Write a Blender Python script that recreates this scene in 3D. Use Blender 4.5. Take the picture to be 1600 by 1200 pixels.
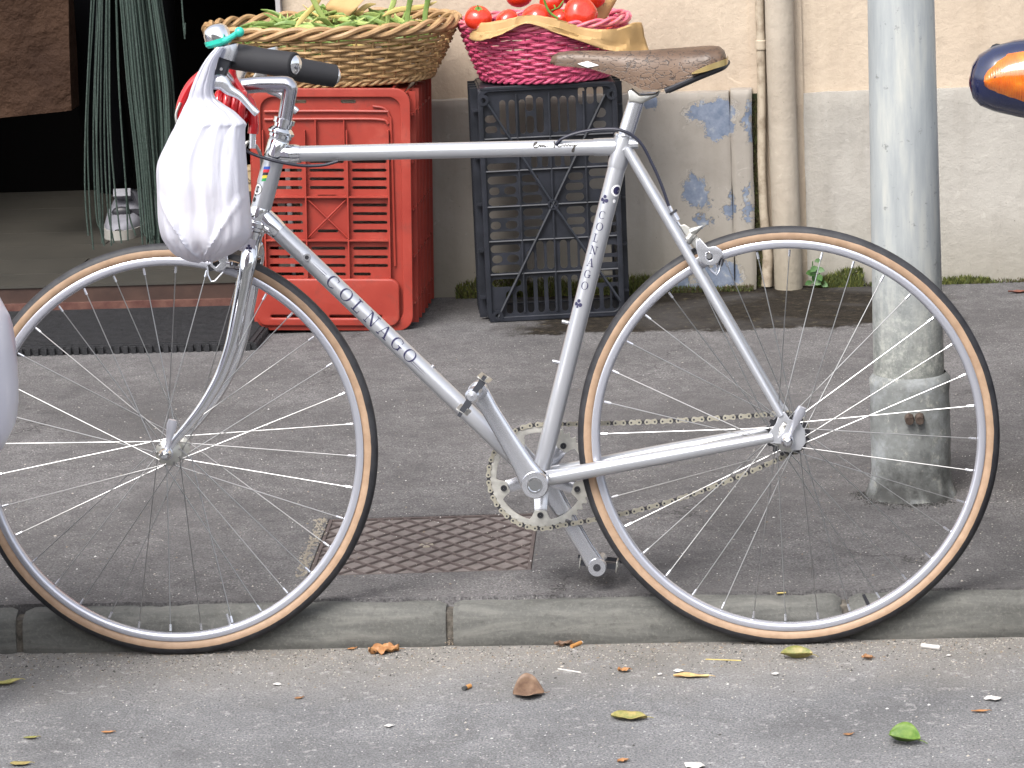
import bpy, math, random
from mathutils import Vector, Matrix, noise
import numpy as np
sc = bpy.context.scene
for o in list(bpy.data.objects): bpy.data.objects.remove(o)
random.seed(7)
PI = math.pi
# ------------------------------------------------------------------ camera
CX, CY, CZ, YAW, PITCH, ROLL, LEAN, REARX, DW = (1.021703, -5.017046, 1.539263, 0.092156, 0.215559, -0.043639, 0.128626, 0.989562, 2.668808)
FPX = 5100.0
def cam_axes():
    f = np.array([-math.sin(YAW)*math.cos(PITCH), math.cos(YAW)*math.cos(PITCH), -math.sin(PITCH)])
    r = np.array([math.cos(YAW), math.sin(YAW), 0.])
    u = np.cross(r, f)
    c, s = math.cos(ROLL), math.sin(ROLL)
    return c*r+s*u, -s*r+c*u, f
AR, AU, AF = cam_axes()
CP = np.array([CX, CY, CZ])
cam = bpy.data.cameras.new('camera'); camo = bpy.data.objects.new('camera', cam)
sc.collection.objects.link(camo); sc.camera = camo
cam.sensor_width = 36; cam.lens = FPX/1600*36; cam.clip_start = .05; cam.clip_end = 500
camo.matrix_world = Matrix(((AR[0], AU[0], -AF[0], CX), (AR[1], AU[1], -AF[1], CY), (AR[2], AU[2], -AF[2], CZ), (0, 0, 0, 1)))
# ------------------------------------------------------------------ light
SUN_EL, SUN_AZ = math.radians(52), math.radians(205)
w = bpy.data.worlds.new("World"); sc.world = w; w.use_nodes = True
nt = w.node_tree; nt.nodes.clear()
sky = nt.nodes.new('ShaderNodeTexSky'); sky.sky_type = 'NISHITA'; sky.sun_disc = False
sky.sun_elevation = SUN_EL; sky.sun_rotation = SUN_AZ; sky.dust_density = 4; sky.air_density = 1.0
hs = nt.nodes.new('ShaderNodeHueSaturation'); hs.inputs['Saturation'].default_value = .35; hs.inputs['Value'].default_value = 1.0
bg = nt.nodes.new('ShaderNodeBackground'); bg.inputs[1].default_value = .15
wo = nt.nodes.new('ShaderNodeOutputWorld')
nt.links.new(sky.outputs[0], hs.inputs['Color']); nt.links.new(hs.outputs[0], bg.inputs[0]); nt.links.new(bg.outputs[0], wo.inputs[0])
sl = bpy.data.lights.new('sun', 'SUN'); sl.energy = 1.2; sl.angle = math.radians(25); sl.color = (1, .97, .93)
so = bpy.data.objects.new('sun', sl); sc.collection.objects.link(so)
sd = Vector((math.sin(SUN_AZ)*math.cos(SUN_EL), math.cos(SUN_AZ)*math.cos(SUN_EL), math.sin(SUN_EL)))
so.rotation_euler = sd.to_track_quat('Z', 'Y').to_euler()
sc.view_settings.view_transform = 'Standard'; sc.view_settings.look = 'None'
sc.view_settings.exposure = 1.3; sc.view_settings.gamma = 1
# ------------------------------------------------------------------ measuring: a photo pixel on a plane of the place
def ray(px, py): return AF + AR*(px-800)/FPX - AU*(py-600)/FPX
def G(px, py, h=.07):
    d = ray(px, py); return Vector(CP + d*((h-CP[2])/d[2]))
def Yp(px, py, Y):
    d = ray(px, py); return Vector(CP + d*((Y-CP[1])/d[1]))
NB = np.array([0, -math.cos(LEAN), math.sin(LEAN)]); VB = np.array([0, math.sin(LEAN), math.cos(LEAN)])
def PB(px, py, off=0.):          # point in the leaning bicycle's own frame: x along, y away, z up
    d = ray(px, py); P0 = NB*off; t = ((P0-CP)@NB)/(d@NB); P = CP+d*t
    return Vector((P[0], -off, P@VB))
# ------------------------------------------------------------------ materials
def nodes_of(name):
    m = bpy.data.materials.new(name); m.use_nodes = True
    t = m.node_tree; return m, t, t.nodes['Principled BSDF']
def nn(t, kind, **kw):
    n = t.nodes.new(kind)
    for k, v in kw.items(): setattr(n, k, v)
    return n
def noise_node(t, scale, detail=4, rough=.6, vec=None, dist=0):
    n = nn(t, 'ShaderNodeTexNoise'); n.inputs['Scale'].default_value = scale
    n.inputs['Detail'].default_value = detail; n.inputs['Roughness'].default_value = rough; n.inputs['Distortion'].default_value = dist
    if vec is not None: t.links.new(vec, n.inputs['Vector'])
    return n
def ramp(t, fac, stops):
    r = nn(t, 'ShaderNodeValToRGB'); e = r.color_ramp.elements
    while len(e) < len(stops): e.new(.5)
    for i, (p, c) in enumerate(stops):
        e[i].position = p; e[i].color = c if len(c) == 4 else (*c, 1)
    t.links.new(fac, r.inputs[0]); return r.outputs[0]
def mixc(t, fac, a, b, mode='MIX'):
    m = nn(t, 'ShaderNodeMix', data_type='RGBA', blend_type=mode)
    for sock, v in ((m.inputs[0], fac), (m.inputs[6], a), (m.inputs[7], b)):
        if isinstance(v, (int, float)): sock.default_value = v
        elif isinstance(v, tuple): sock.default_value = (*v, 1) if len(v) == 3 else v
        else: t.links.new(v, sock)
    return m.outputs[2]
def mth(t, op, a, b=None, c=None, clamp=False):
    m = nn(t, 'ShaderNodeMath', operation=op, use_clamp=clamp)
    for i, v in enumerate((a, b, c)):
        if v is None: continue
        if isinstance(v, (int, float)): m.inputs[i].default_value = v
        else: t.links.new(v, m.inputs[i])
    return m.outputs[0]
def bump(t, b, h, strength, dist=.002):
    n = nn(t, 'ShaderNodeBump'); n.inputs['Strength'].default_value = strength; n.inputs['Distance'].default_value = dist
    t.links.new(h, n.inputs['Height']); 
    if b.inputs['Normal'].is_linked: t.links.new(b.inputs['Normal'].links[0].from_socket, n.inputs['Normal'])
    t.links.new(n.outputs[0], b.inputs['Normal'])
def mat(name, c, rough=.5, metal=0., c2=None, vs=20., lo=.35, hi=.65, bs=0., bst=.3, bd=.001, coat=0., rvar=0., trans=0., spec=None):
    m, t, b = nodes_of(name)
    b.inputs['Base Color'].default_value = (*c, 1); b.inputs['Roughness'].default_value = rough; b.inputs['Metallic'].default_value = metal
    b.inputs['Coat Weight'].default_value = coat; b.inputs['Coat Roughness'].default_value = .1
    if trans: b.inputs['Transmission Weight'].default_value = trans
    if spec is not None: b.inputs['Specular IOR Level'].default_value = spec
    tc = nn(t, 'ShaderNodeTexCoord').outputs['Object']
    if c2:
        n = noise_node(t, vs, 6, .65, tc)
        t.links.new(ramp(t, n.outputs[0], [(lo, c), (hi, c2)]), b.inputs['Base Color'])
    if rvar:
        n = noise_node(t, vs*1.7, 4, .6, tc)
        t.links.new(mth(t, 'MULTIPLY_ADD', n.outputs[0], rvar, rough-rvar/2), b.inputs['Roughness'])
    if bs:
        n = noise_node(t, bs, 5, .6, tc); bump(t, b, n.outputs[0], bst, bd)
    return m
def speck_asphalt(name, base, dark, light, sand=None, wet=False):
    m, t, b = nodes_of(name)
    tc = nn(t, 'ShaderNodeTexCoord').outputs['Object']
    big = noise_node(t, 3.1, 5, .6, tc); fine = noise_node(t, 260, 3, .7, tc); mid = noise_node(t, 34, 4, .6, tc)
    c = ramp(t, big.outputs[0], [(.33, tuple(x*.7 for x in base)), (.66, tuple(x*1.2 for x in base))])
    c = mixc(t, mth(t, 'MULTIPLY', ramp(t, mid.outputs[0], [(.4, (0,0,0)), (.68, (1,1,1))]), .4), c, dark)
    bl = noise_node(t, 8.5, 5, .7, tc, 1.2); c = mixc(t, ramp(t, bl.outputs[0], [(.53, (0,0,0)), (.68, (.5,.5,.5))]), c, tuple(x*.5 for x in base)); c = mixc(t, ramp(t, bl.outputs[0], [(.3, (.4,.4,.4)), (.42, (0,0,0))]), c, tuple(x*1.4 for x in base))
    c = mixc(t, ramp(t, fine.outputs[0], [(.4, (.75,.75,.75)), (.56, (0,0,0))]), c, dark)
    v = nn(t, 'ShaderNodeTexVoronoi'); v.inputs['Scale'].default_value = 170; t.links.new(tc, v.inputs['Vector'])
    sp = ramp(t, v.outputs['Distance'], [(.16, (1,1,1)), (.3, (0,0,0))])
    sel = ramp(t, v.outputs['Color'], [(.62, (0,0,0)), (.72, (1,1,1))])
    pat = ramp(t, noise_node(t, 6, 4, .6, tc).outputs[0], [(.38, (.25,.25,.25)), (.62, (1,1,1))])
    k = mth(t, 'MULTIPLY', mth(t, 'MULTIPLY', sp, sel), mth(t, 'MULTIPLY', pat, .7))
    c = mixc(t, k, c, light)
    v2 = nn(t, 'ShaderNodeTexVoronoi'); v2.inputs['Scale'].default_value = 75; t.links.new(tc, v2.inputs['Vector'])
    sp2 = ramp(t, v2.outputs['Distance'], [(.13, (1,1,1)), (.2, (0,0,0))])
    sel2 = ramp(t, v2.outputs['Color'], [(.8, (0,0,0)), (.84, (1,1,1))])
    c = mixc(t, mth(t, 'MULTIPLY', mth(t, 'MULTIPLY', sp2, sel2), .45), c, tuple(min(.6, x*1.1) for x in light))
    sx = nn(t, 'ShaderNodeSeparateXYZ'); t.links.new(tc, sx.inputs[0])
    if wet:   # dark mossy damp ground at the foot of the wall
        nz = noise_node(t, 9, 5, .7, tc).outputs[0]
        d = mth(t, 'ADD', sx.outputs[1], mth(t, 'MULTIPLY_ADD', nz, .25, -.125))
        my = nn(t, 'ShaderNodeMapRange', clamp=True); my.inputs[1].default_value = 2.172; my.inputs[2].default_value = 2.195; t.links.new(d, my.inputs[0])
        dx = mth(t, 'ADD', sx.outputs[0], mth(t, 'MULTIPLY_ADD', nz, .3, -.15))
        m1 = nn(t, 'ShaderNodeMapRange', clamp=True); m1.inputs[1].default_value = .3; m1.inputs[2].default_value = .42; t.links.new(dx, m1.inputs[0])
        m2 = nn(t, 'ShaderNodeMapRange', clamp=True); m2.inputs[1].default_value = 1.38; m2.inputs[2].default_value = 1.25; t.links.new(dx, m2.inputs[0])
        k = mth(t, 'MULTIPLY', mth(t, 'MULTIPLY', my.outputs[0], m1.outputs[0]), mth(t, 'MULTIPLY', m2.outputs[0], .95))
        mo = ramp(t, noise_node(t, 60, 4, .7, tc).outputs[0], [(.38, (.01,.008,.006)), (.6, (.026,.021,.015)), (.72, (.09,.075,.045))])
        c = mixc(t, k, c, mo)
        vc = nn(t, 'ShaderNodeTexVoronoi', feature='DISTANCE_TO_EDGE'); vc.inputs['Scale'].default_value = 1.1
        nd = noise_node(t, 5, 5, .7, tc); t.links.new(mixc(t, .16, tc, nd.outputs['Color'], 'LINEAR_LIGHT'), vc.inputs['Vector'])
        ck = mth(t, 'MULTIPLY', ramp(t, vc.outputs['Distance'], [(.0, (1,1,1)), (.0045, (0,0,0))]), ramp(t, noise_node(t, 2.7, 3, .6, tc).outputs[0], [(.5, (0,0,0)), (.6, (.8,.8,.8))]))
        c = mixc(t, ck, c, (.03,.028,.027))
        # faint dark patches
        k2 = ramp(t, noise_node(t, 2.2, 3, .5, tc, 1.).outputs[0], [(.56, (0,0,0)), (.66, (.45,.45,.45))])
        c = mixc(t, k2, c, tuple(x*.55 for x in base))
    if sand:  # dusty strip in the gutter
        nz = noise_node(t, 7, 5, .65, tc).outputs[0]
        d = mth(t, 'ADD', sx.outputs[1], mth(t, 'MULTIPLY_ADD', nz, .3, -.15))
        my = nn(t, 'ShaderNodeMapRange', clamp=True); my.inputs[1].default_value = -.3; my.inputs[2].default_value = 0.; t.links.new(d, my.inputs[0])
        c = mixc(t, mth(t, 'MULTIPLY', my.outputs[0], .6), c, sand)
        # pale worn scuffs
        k3 = ramp(t, noise_node(t, 34, 6, .8, tc).outputs[0], [(.55, (0,0,0)), (.68, (.6,.6,.6))])
        c = mixc(t, k3, c, light)
    t.links.new(c, b.inputs['Base Color']); b.inputs['Roughness'].default_value = .9; b.inputs['Specular IOR Level'].default_value = .08
    bump(t, b, fine.outputs[0], .9, .004); bump(t, b, mid.outputs[0], .5, .006)
    return m
M = {}
M['road'] = speck_asphalt('road asphalt', (.225,.225,.23), (.085,.085,.09), (.5,.49,.48), sand=(.245,.225,.195))
M['walk'] = speck_asphalt('pavement asphalt', (.165,.159,.16), (.062,.06,.062), (.45,.43,.4), wet=True)
def wall_mat(name, c1, c2, patches=(), stain=(.22,.2,.17)):
    m, t, b = nodes_of(name)
    tc = nn(t, 'ShaderNodeTexCoord').outputs['Object']
    n1 = noise_node(t, 2.6, 6, .6, tc); c = ramp(t, n1.outputs[0], [(.32, c1), (.68, c2)])
    mp = nn(t, 'ShaderNodeMapping'); mp.inputs['Scale'].default_value = (14, 14, 1.6); t.links.new(tc, mp.inputs['Vector'])
    st = noise_node(t, 1., 5, .6, mp.outputs[0])
    c = mixc(t, ramp(t, st.outputs[0], [(.5, (0,0,0)), (.75, (.5,.5,.5))]), c, stain)
    c = mixc(t, ramp(t, noise_node(t, 7, 6, .7, tc, .8).outputs[0], [(.5, (0,0,0)), (.72, (.55,.55,.55))]), c, tuple(x*.8 for x in c1))
    c = mixc(t, ramp(t, noise_node(t, 15, 6, .75, tc, 1.2).outputs[0], [(.62, (0,0,0)), (.66, (.45,.45,.45))]), c, tuple(min(.7,x*1.22) for x in c2))
    f = noise_node(t, 45, 5, .7, tc)
    c = mixc(t, ramp(t, f.outputs[0], [(.6, (0,0,0)), (.8, (.35,.35,.35))]), c, tuple(x*.6 for x in stain))
    c = mixc(t, ramp(t, noise_node(t, 130, 3, .6, tc).outputs[0], [(.7, (0,0,0)), (.76, (.7,.7,.7))]), c, tuple(x*.45 for x in stain))
    # grime rising from the ground
    sx = nn(t, 'ShaderNodeSeparateXYZ'); t.links.new(tc, sx.inputs[0])
    g = nn(t, 'ShaderNodeMapRange', clamp=True); g.inputs[1].default_value = .34; g.inputs[2].default_value = .1
    t.links.new(mth(t, 'ADD', sx.outputs[2], mth(t, 'MULTIPLY', n1.outputs[0], .12)), g.inputs[0])
    c = mixc(t, mth(t, 'MULTIPLY', g.outputs[0], .5), c, (.16,.145,.1))
    hgt = f.outputs[0]
    if patches:
        nv = noise_node(t, 26, 6, .78, tc)
        sub = nn(t, 'ShaderNodeVectorMath', operation='SUBTRACT'); t.links.new(nv.outputs['Color'], sub.inputs[0]); sub.inputs[1].default_value = (.5,.5,.5)
        scl = nn(t, 'ShaderNodeVectorMath', operation='SCALE'); t.links.new(sub.outputs[0], scl.inputs[0]); scl.inputs['Scale'].default_value = .1
        add = nn(t, 'ShaderNodeVectorMath', operation='ADD'); t.links.new(tc, add.inputs[0]); t.links.new(scl.outputs[0], add.inputs[1])
        tot = None; tot2 = None
        for (px, pz, rx, rz) in patches:
            s = nn(t, 'ShaderNodeVectorMath', operation='SUBTRACT'); t.links.new(add.outputs[0], s.inputs[0]); s.inputs[1].default_value = (px, 0, pz)
            q = nn(t, 'ShaderNodeVectorMath', operation='MULTIPLY'); t.links.new(s.outputs[0], q.inputs[0]); q.inputs[1].default_value = (1/rx, 0, 1/rz)
            L = nn(t, 'ShaderNodeVectorMath', operation='LENGTH'); t.links.new(q.outputs[0], L.inputs[0])
            k = mth(t, 'LESS_THAN', L.outputs['Value'], 1.); k2 = mth(t, 'LESS_THAN', L.outputs['Value'], 1.16)
            tot = k if tot is None else mth(t, 'MAXIMUM', tot, k); tot2 = k2 if tot2 is None else mth(t, 'MAXIMUM', tot2, k2)
        c = mixc(t, mth(t, 'MULTIPLY', tot2, .4), c, (.4,.38,.35))
        pc = ramp(t, noise_node(t, 40, 4, .6, tc).outputs[0], [(.35, (.12,.15,.21)), (.58, (.19,.22,.28)), (.7, (.33,.34,.34))])
        c = mixc(t, tot, c, pc)
        hgt = mth(t, 'SUBTRACT', mth(t, 'MULTIPLY', hgt, .3), mth(t, 'MULTIPLY', mth(t, 'ADD', tot, tot2), 1.1))
    t.links.new(c, b.inputs['Base Color']); b.inputs['Roughness'].default_value = .92; b.inputs['Specular IOR Level'].default_value = .2
    bump(t, b, hgt, .9, .003); bump(t, b, noise_node(t, 9, 3, .5, tc).outputs[0], .35, .01)
    return m
def patch_from(px, py, rx, ry):
    p = Yp(px, py, DW-.02); return (p.x, p.z, rx/650, ry/650)
PATCHES = [patch_from(*q) for q in [(1112,178,36,20),(1122,200,22,18),(1085,296,16,22),(1095,312,14,14),(1140,330,14,12),(1098,345,12,9),(1008,158,20,11),
           (1171,190,6,30),(1170,300,5,14),(1171,330,5,18),(1120,432,34,20),(1075,450,40,9),(1146,316,5,12)]]
M['plinth'] = wall_mat('grey beige plinth plaster', (.275,.25,.22), (.345,.318,.283), PATCHES)
M['plinth2'] = wall_mat('pale grey plinth plaster', (.32,.302,.272), (.385,.365,.33))
M['upper'] = wall_mat('cream upper plaster', (.44,.36,.28), (.49,.41,.32), stain=(.34,.27,.2))
M['jamb'] = mat('pale lilac grey paint', (.31,.3,.31), .6, c2=(.36,.34,.35), vs=9)
M['pipe'] = wall_mat('beige painted pipe', (.34,.295,.24), (.4,.355,.295), stain=(.16,.145,.12))
M['rustpipe'] = mat('rusty beige pipe', (.4,.34,.26), .7, c2=(.17,.13,.09), vs=26, lo=.45, hi=.7, bs=60)
def moss_m(name, a, b_): return mat(name, a, .95, c2=b_, vs=40, bs=200, bst=.6)
M['moss'] = moss_m('moss', (.07,.085,.02), (.14,.16,.04)); M['mossdark'] = moss_m('dark moss', (.015,.02,.008), (.04,.05,.015))
def kerb_mat():
    m, t, b = nodes_of('worn grey kerb stone')
    tc = nn(t, 'ShaderNodeTexCoord').outputs['Object']
    mp = nn(t, 'ShaderNodeMapping'); mp.inputs['Scale'].default_value = (7, 30, 45); t.links.new(tc, mp.inputs['Vector'])
    n = noise_node(t, 1, 6, .62, mp.outputs[0], .6); c = ramp(t, n.outputs[0], [(.3, (.062,.062,.057)), (.5, (.095,.095,.088)), (.72, (.15,.147,.134))])
    f = noise_node(t, 190, 4, .7, tc); c = mixc(t, ramp(t, f.outputs[0], [(.5, (0,0,0)), (.75, (.6,.6,.6))]), c, (.17,.165,.15))
    g = noise_node(t, 60, 5, .7, tc); c = mixc(t, ramp(t, g.outputs[0], [(.56, (0,0,0)), (.75, (.6,.6,.6))]), c, (.04,.04,.034))
    t.links.new(c, b.inputs['Base Color']); b.inputs['Roughness'].default_value = .85
    bump(t, b, f.outputs[0], .6, .002); bump(t, b, n.outputs[0], .5, .003); return m
M['kerb'] = kerb_mat()
M['bed'] = mat('packed dark dirt', (.045,.04,.034), .95, c2=(.13,.115,.095), vs=90, bs=300, bst=.8)
M['sand'] = mat('sandy dirt', (.2,.175,.14), .95, c2=(.28,.25,.2), vs=60, bs=300, bst=.8, bd=.003)
M['iron'] = mat('rusty cast iron', (.06,.046,.044), .85, c2=(.095,.075,.071), vs=40, bs=300, bst=.5)
M['dirtfill'] = mat('dirt between ridges', (.105,.088,.083), .95, c2=(.17,.148,.14), vs=50, bs=260, bst=.6)
M['post'] = mat('grey painted post', (.32,.37,.4), .5, c2=(.4,.43,.43), vs=16, lo=.45, hi=.75, bs=90, bst=.15, rvar=.2)
def post_mat():
    m, t, b = nodes_of('weathered galvanised post')
    tc = nn(t, 'ShaderNodeTexCoord').outputs['Object']
    mp = nn(t, 'ShaderNodeMapping'); mp.inputs['Scale'].default_value = (40, 40, 5); t.links.new(tc, mp.inputs['Vector'])
    n1 = noise_node(t, 1, 6, .65, mp.outputs[0]); n2 = noise_node(t, 50, 5, .7, tc)
    c = ramp(t, n1.outputs[0], [(.3, (.26,.28,.288)), (.5, (.325,.345,.348)), (.64, (.4,.41,.39)), (.74, (.48,.475,.43))])
    c = mixc(t, ramp(t, n2.outputs[0], [(.62, (0,0,0)), (.7, (.8,.8,.8))]), c, (.15,.16,.155))
    sx = nn(t, 'ShaderNodeSeparateXYZ'); t.links.new(tc, sx.inputs[0])
    g = nn(t, 'ShaderNodeMapRange', clamp=True); g.inputs[1].default_value = .52; g.inputs[2].default_value = .3
    t.links.new(mth(t, 'ADD', sx.outputs[2], mth(t, 'MULTIPLY_ADD', n1.outputs[0], .2, -.1)), g.inputs[0])
    dirt = ramp(t, noise_node(t, 60, 6, .8, tc).outputs[0], [(.35, (.09,.095,.085)), (.5, (.2,.21,.19)), (.64, (.45,.45,.4))])
    c = mixc(t, mth(t, 'MULTIPLY', g.outputs[0], .8), c, dirt)
    t.links.new(c, b.inputs['Base Color']); b.inputs['Roughness'].default_value = .6; b.inputs['Metallic'].default_value = .0
    bump(t, b, n2.outputs[0], .25, .001); return m
M['post'] = post_mat()
def sleeve_mat():
    m, t, b = nodes_of('dirty cement collar')
    tc = nn(t, 'ShaderNodeTexCoord').outputs['Object']
    n1 = noise_node(t, 45, 6, .75, tc); n0 = noise_node(t, 12, 5, .7, tc)
    c = ramp(t, n0.outputs[0], [(.32, (.13,.135,.135)), (.5, (.2,.21,.205)), (.68, (.34,.36,.37))])
    c = mixc(t, ramp(t, n1.outputs[0], [(.56, (0,0,0)), (.66, (.8,.8,.8))]), c, (.4,.4,.36))
    sx = nn(t, 'ShaderNodeSeparateXYZ'); t.links.new(tc, sx.inputs[0])
    g = nn(t, 'ShaderNodeMapRange', clamp=True); g.inputs[1].default_value = .17; g.inputs[2].default_value = .08
    t.links.new(mth(t, 'ADD', sx.outputs[2], mth(t, 'MULTIPLY_ADD', n0.outputs[0], .3, -.13)), g.inputs[0])
    c = mixc(t, mth(t, 'MULTIPLY', g.outputs[0], .85), c, (.03,.03,.028))
    t.links.new(c, b.inputs['Base Color']); b.inputs['Roughness'].default_value = .85
    bump(t, b, n1.outputs[0], .8, .003); return m
M['sleeve'] = sleeve_mat()
M['rust'] = mat('rusty steel', (.035,.02,.014), .8, c2=(.1,.075,.06), vs=80, bs=200)
M['redplastic'] = mat('red plastic', (.28,.03,.019), .4, c2=(.36,.05,.033), vs=9, bs=70, bst=.08, rvar=.2)
def red_mat():
    m, t, b = nodes_of('faded red plastic')
    tc = nn(t, 'ShaderNodeTexCoord').outputs['Object']
    n = noise_node(t, 6, 6, .65, tc); c = ramp(t, n.outputs[0], [(.3, (.235,.026,.018)), (.55, (.29,.036,.023)), (.72, (.37,.07,.048))])
    g = noise_node(t, 24, 6, .75, tc, .8); c = mixc(t, ramp(t, g.outputs[0], [(.54, (0,0,0)), (.72, (.6,.6,.6))]), c, (.13,.035,.027))
    mp = nn(t, 'ShaderNodeMapping'); mp.inputs['Scale'].default_value = (28, 28, 190); mp.inputs['Rotation'].default_value = (0, .5, 0); t.links.new(tc, mp.inputs['Vector'])
    sc_ = noise_node(t, 1, 4, .7, mp.outputs[0]); c = mixc(t, ramp(t, sc_.outputs[0], [(.68, (0,0,0)), (.73, (.45,.45,.45))]), c, (.48,.2,.16))
    sx = nn(t, 'ShaderNodeSeparateXYZ'); t.links.new(tc, sx.inputs[0])
    t.links.new(c, b.inputs['Base Color']); t.links.new(mth(t, 'MULTIPLY_ADD', n.outputs[0], .3, .28), b.inputs['Roughness'])
    bump(t, b, g.outputs[0], .15, .001); return m
M['redplastic'] = red_mat()
M['blackplastic'] = mat('black plastic', (.006,.0075,.011), .42, c2=(.018,.02,.028), vs=16, bs=90, bst=.15, rvar=.2)
M['wicker'] = mat('tan wicker', (.4,.255,.115), .6, c2=(.25,.15,.065), vs=30, bs=300, bst=.3)
M['wickerrim'] = mat('tan wicker rim', (.4,.255,.125), .55, c2=(.24,.14,.065), vs=25, bs=300, bst=.3)
M['pink'] = mat('pink dyed wicker', (.52,.075,.16), .5, c2=(.4,.05,.115), vs=40, bs=300, bst=.3)
M['pinkpale'] = mat('faded pink wicker', (.62,.14,.2), .5, c2=(.65,.36,.26), vs=35, lo=.5, hi=.7, bs=300, bst=.3)
M['tomato'] = mat('tomato skin', (.5,.018,.008), .22, c2=(.6,.04,.012), vs=12, coat=.5)
M['calyx'] = mat('tomato stem green', (.09,.2,.03), .6)
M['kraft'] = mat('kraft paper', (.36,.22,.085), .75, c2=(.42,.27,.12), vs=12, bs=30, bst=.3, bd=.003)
M['ink'] = mat('dark ink', (.03,.025,.02), .7)
M['bean'] = mat('green bean pod', (.09,.16,.03), .5, c2=(.2,.28,.075), vs=30, bs=80, bst=.3)
M['beanpale'] = mat('pale green bean pod', (.22,.32,.08), .5, c2=(.36,.4,.14), vs=30, bs=80, bst=.3)
M['beanyellow'] = mat('yellowing bean pod', (.42,.31,.09), .55, c2=(.48,.4,.15), vs=30)
M['silver'] = mat('silver metallic paint', (.46,.47,.5), .3, .62, coat=.35)
M['alu'] = mat('polished aluminium', (.64,.65,.69), .26, .9)
M['rim'] = mat('anodised rim', (.52,.53,.59), .27, .68)
M['dullalu'] = mat('dull aluminium', (.55,.55,.53), .4, .9, c2=(.45,.44,.4), vs=60)
M['chainring'] = mat('worn chainring alloy', (.55,.54,.5), .42, .6, c2=(.42,.41,.38), vs=60)
M['chrome'] = mat('chrome', (.78,.79,.82), .07, 1.)
M['satin'] = mat('satin chrome', (.5,.5,.55), .2, 1.)
M['spoke'] = mat('spoke steel', (.34,.34,.34), .35, 1.)
M['chain'] = mat('chain plates', (.4,.38,.32), .45, .4, c2=(.32,.3,.24), vs=90)
M['dark'] = mat('dark grease', (.02,.02,.025), .45)
M['foam'] = mat('black foam grip', (.012,.012,.015), .75, bs=500, bst=.3)
M['cable'] = mat('black cable housing', (.015,.016,.03), .35)
M['hood'] = mat('dark grey plastic', (.03,.032,.04), .4)
M['teal'] = mat('teal plastic', (.02,.42,.32), .35, coat=.3)
M['redlock'] = mat('red translucent lock sleeve', (.42,.006,.01), .15, .25, coat=.8)
M['letter'] = mat('dark blue lettering', (.02,.018,.06), .4)
M['white'] = mat('white decal', (.8,.8,.8), .4)
M['gold'] = mat('brass', (.6,.45,.2), .3, .9)
for k, c in dict(dblue=(.02,.08,.4), dred=(.6,.02,.03), dblack=(.01,.01,.01), dyellow=(.7,.5,.03), dgreen=(.02,.3,.08)).items(): M[k] = mat('decal '+k[1:], c, .4)
def leather():
    m, t, b = nodes_of('cracked brown leather')
    tc = nn(t, 'ShaderNodeTexCoord').outputs['Object']
    n = noise_node(t, 14, 5, .6, tc); c = ramp(t, n.outputs[0], [(.3, (.062,.035,.021)), (.7, (.125,.076,.047))])
    mp = nn(t, 'ShaderNodeMapping'); mp.inputs['Scale'].default_value = (52, 60, 120); t.links.new(tc, mp.inputs['Vector'])
    dn = noise_node(t, 30, 3, .6, tc)
    dn.inputs['Scale'].default_value = 55; mx = mixc(t, .6, mp.outputs[0], dn.outputs['Color'], 'LINEAR_LIGHT')
    v = nn(t, 'ShaderNodeTexVoronoi', feature='DISTANCE_TO_EDGE'); v.inputs['Scale'].default_value = 1.; t.links.new(mx, v.inputs['Vector'])
    cr = ramp(t, v.outputs['Distance'], [(.02, (1,1,1)), (.06, (0,0,0))])
    sel = ramp(t, noise_node(t, 75, 3, .6, tc).outputs[0], [(.42, (0,0,0)), (.5, (1,1,1))])
    k = mth(t, 'MULTIPLY', cr, sel)
    v2 = nn(t, 'ShaderNodeTexVoronoi'); v2.inputs['Scale'].default_value = 190; t.links.new(tc, v2.inputs['Vector'])
    dots = mth(t, 'MULTIPLY', ramp(t, v2.outputs['Distance'], [(.2, (1,1,1)), (.3, (0,0,0))]), ramp(t, v2.outputs['Color'], [(.4, (0,0,0)), (.45, (1,1,1))]))
    k = mth(t, 'MAXIMUM', k, mth(t, 'MULTIPLY', dots, .8))
    c = mixc(t, k, c, (.03,.018,.012))
    t.links.new(c, b.inputs['Base Color']); b.inputs['Roughness'].default_value = .42
    bump(t, b, mth(t, 'SUBTRACT', 1., k), .4, .001); return m
M['leather'] = leather()
def tyre_mat():
    m, t, b = nodes_of('black tread over tan wall')
    tc = nn(t, 'ShaderNodeTexCoord').outputs['Object']
    sx = nn(t, 'ShaderNodeSeparateXYZ'); t.links.new(tc, sx.inputs[0])
    r = mth(t, 'SQRT', mth(t, 'ADD', mth(t, 'MULTIPLY', sx.outputs[0], sx.outputs[0]), mth(t, 'MULTIPLY', sx.outputs[2], sx.outputs[2])))
    r = mth(t, 'ADD', r, mth(t, 'MULTIPLY_ADD', noise_node(t, 16, 3, .6, tc).outputs[0], .003, -.0015))
    k = mth(t, 'GREATER_THAN', r, .3236)
    tan = ramp(t, noise_node(t, 60, 4, .6, tc).outputs[0], [(.35, (.29,.19,.12)), (.7, (.37,.25,.165))])
    blk = ramp(t, noise_node(t, 50, 4, .6, tc).outputs[0], [(.35, (.01,.01,.013)), (.75, (.03,.03,.034))])
    t.links.new(mixc(t, k, tan, blk), b.inputs['Base Color']); b.inputs['Roughness'].default_value = .6
    bump(t, b, noise_node(t, 400, 2, .5, tc).outputs[0], .3, .0005); return m
M['tyre'] = tyre_mat()
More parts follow.
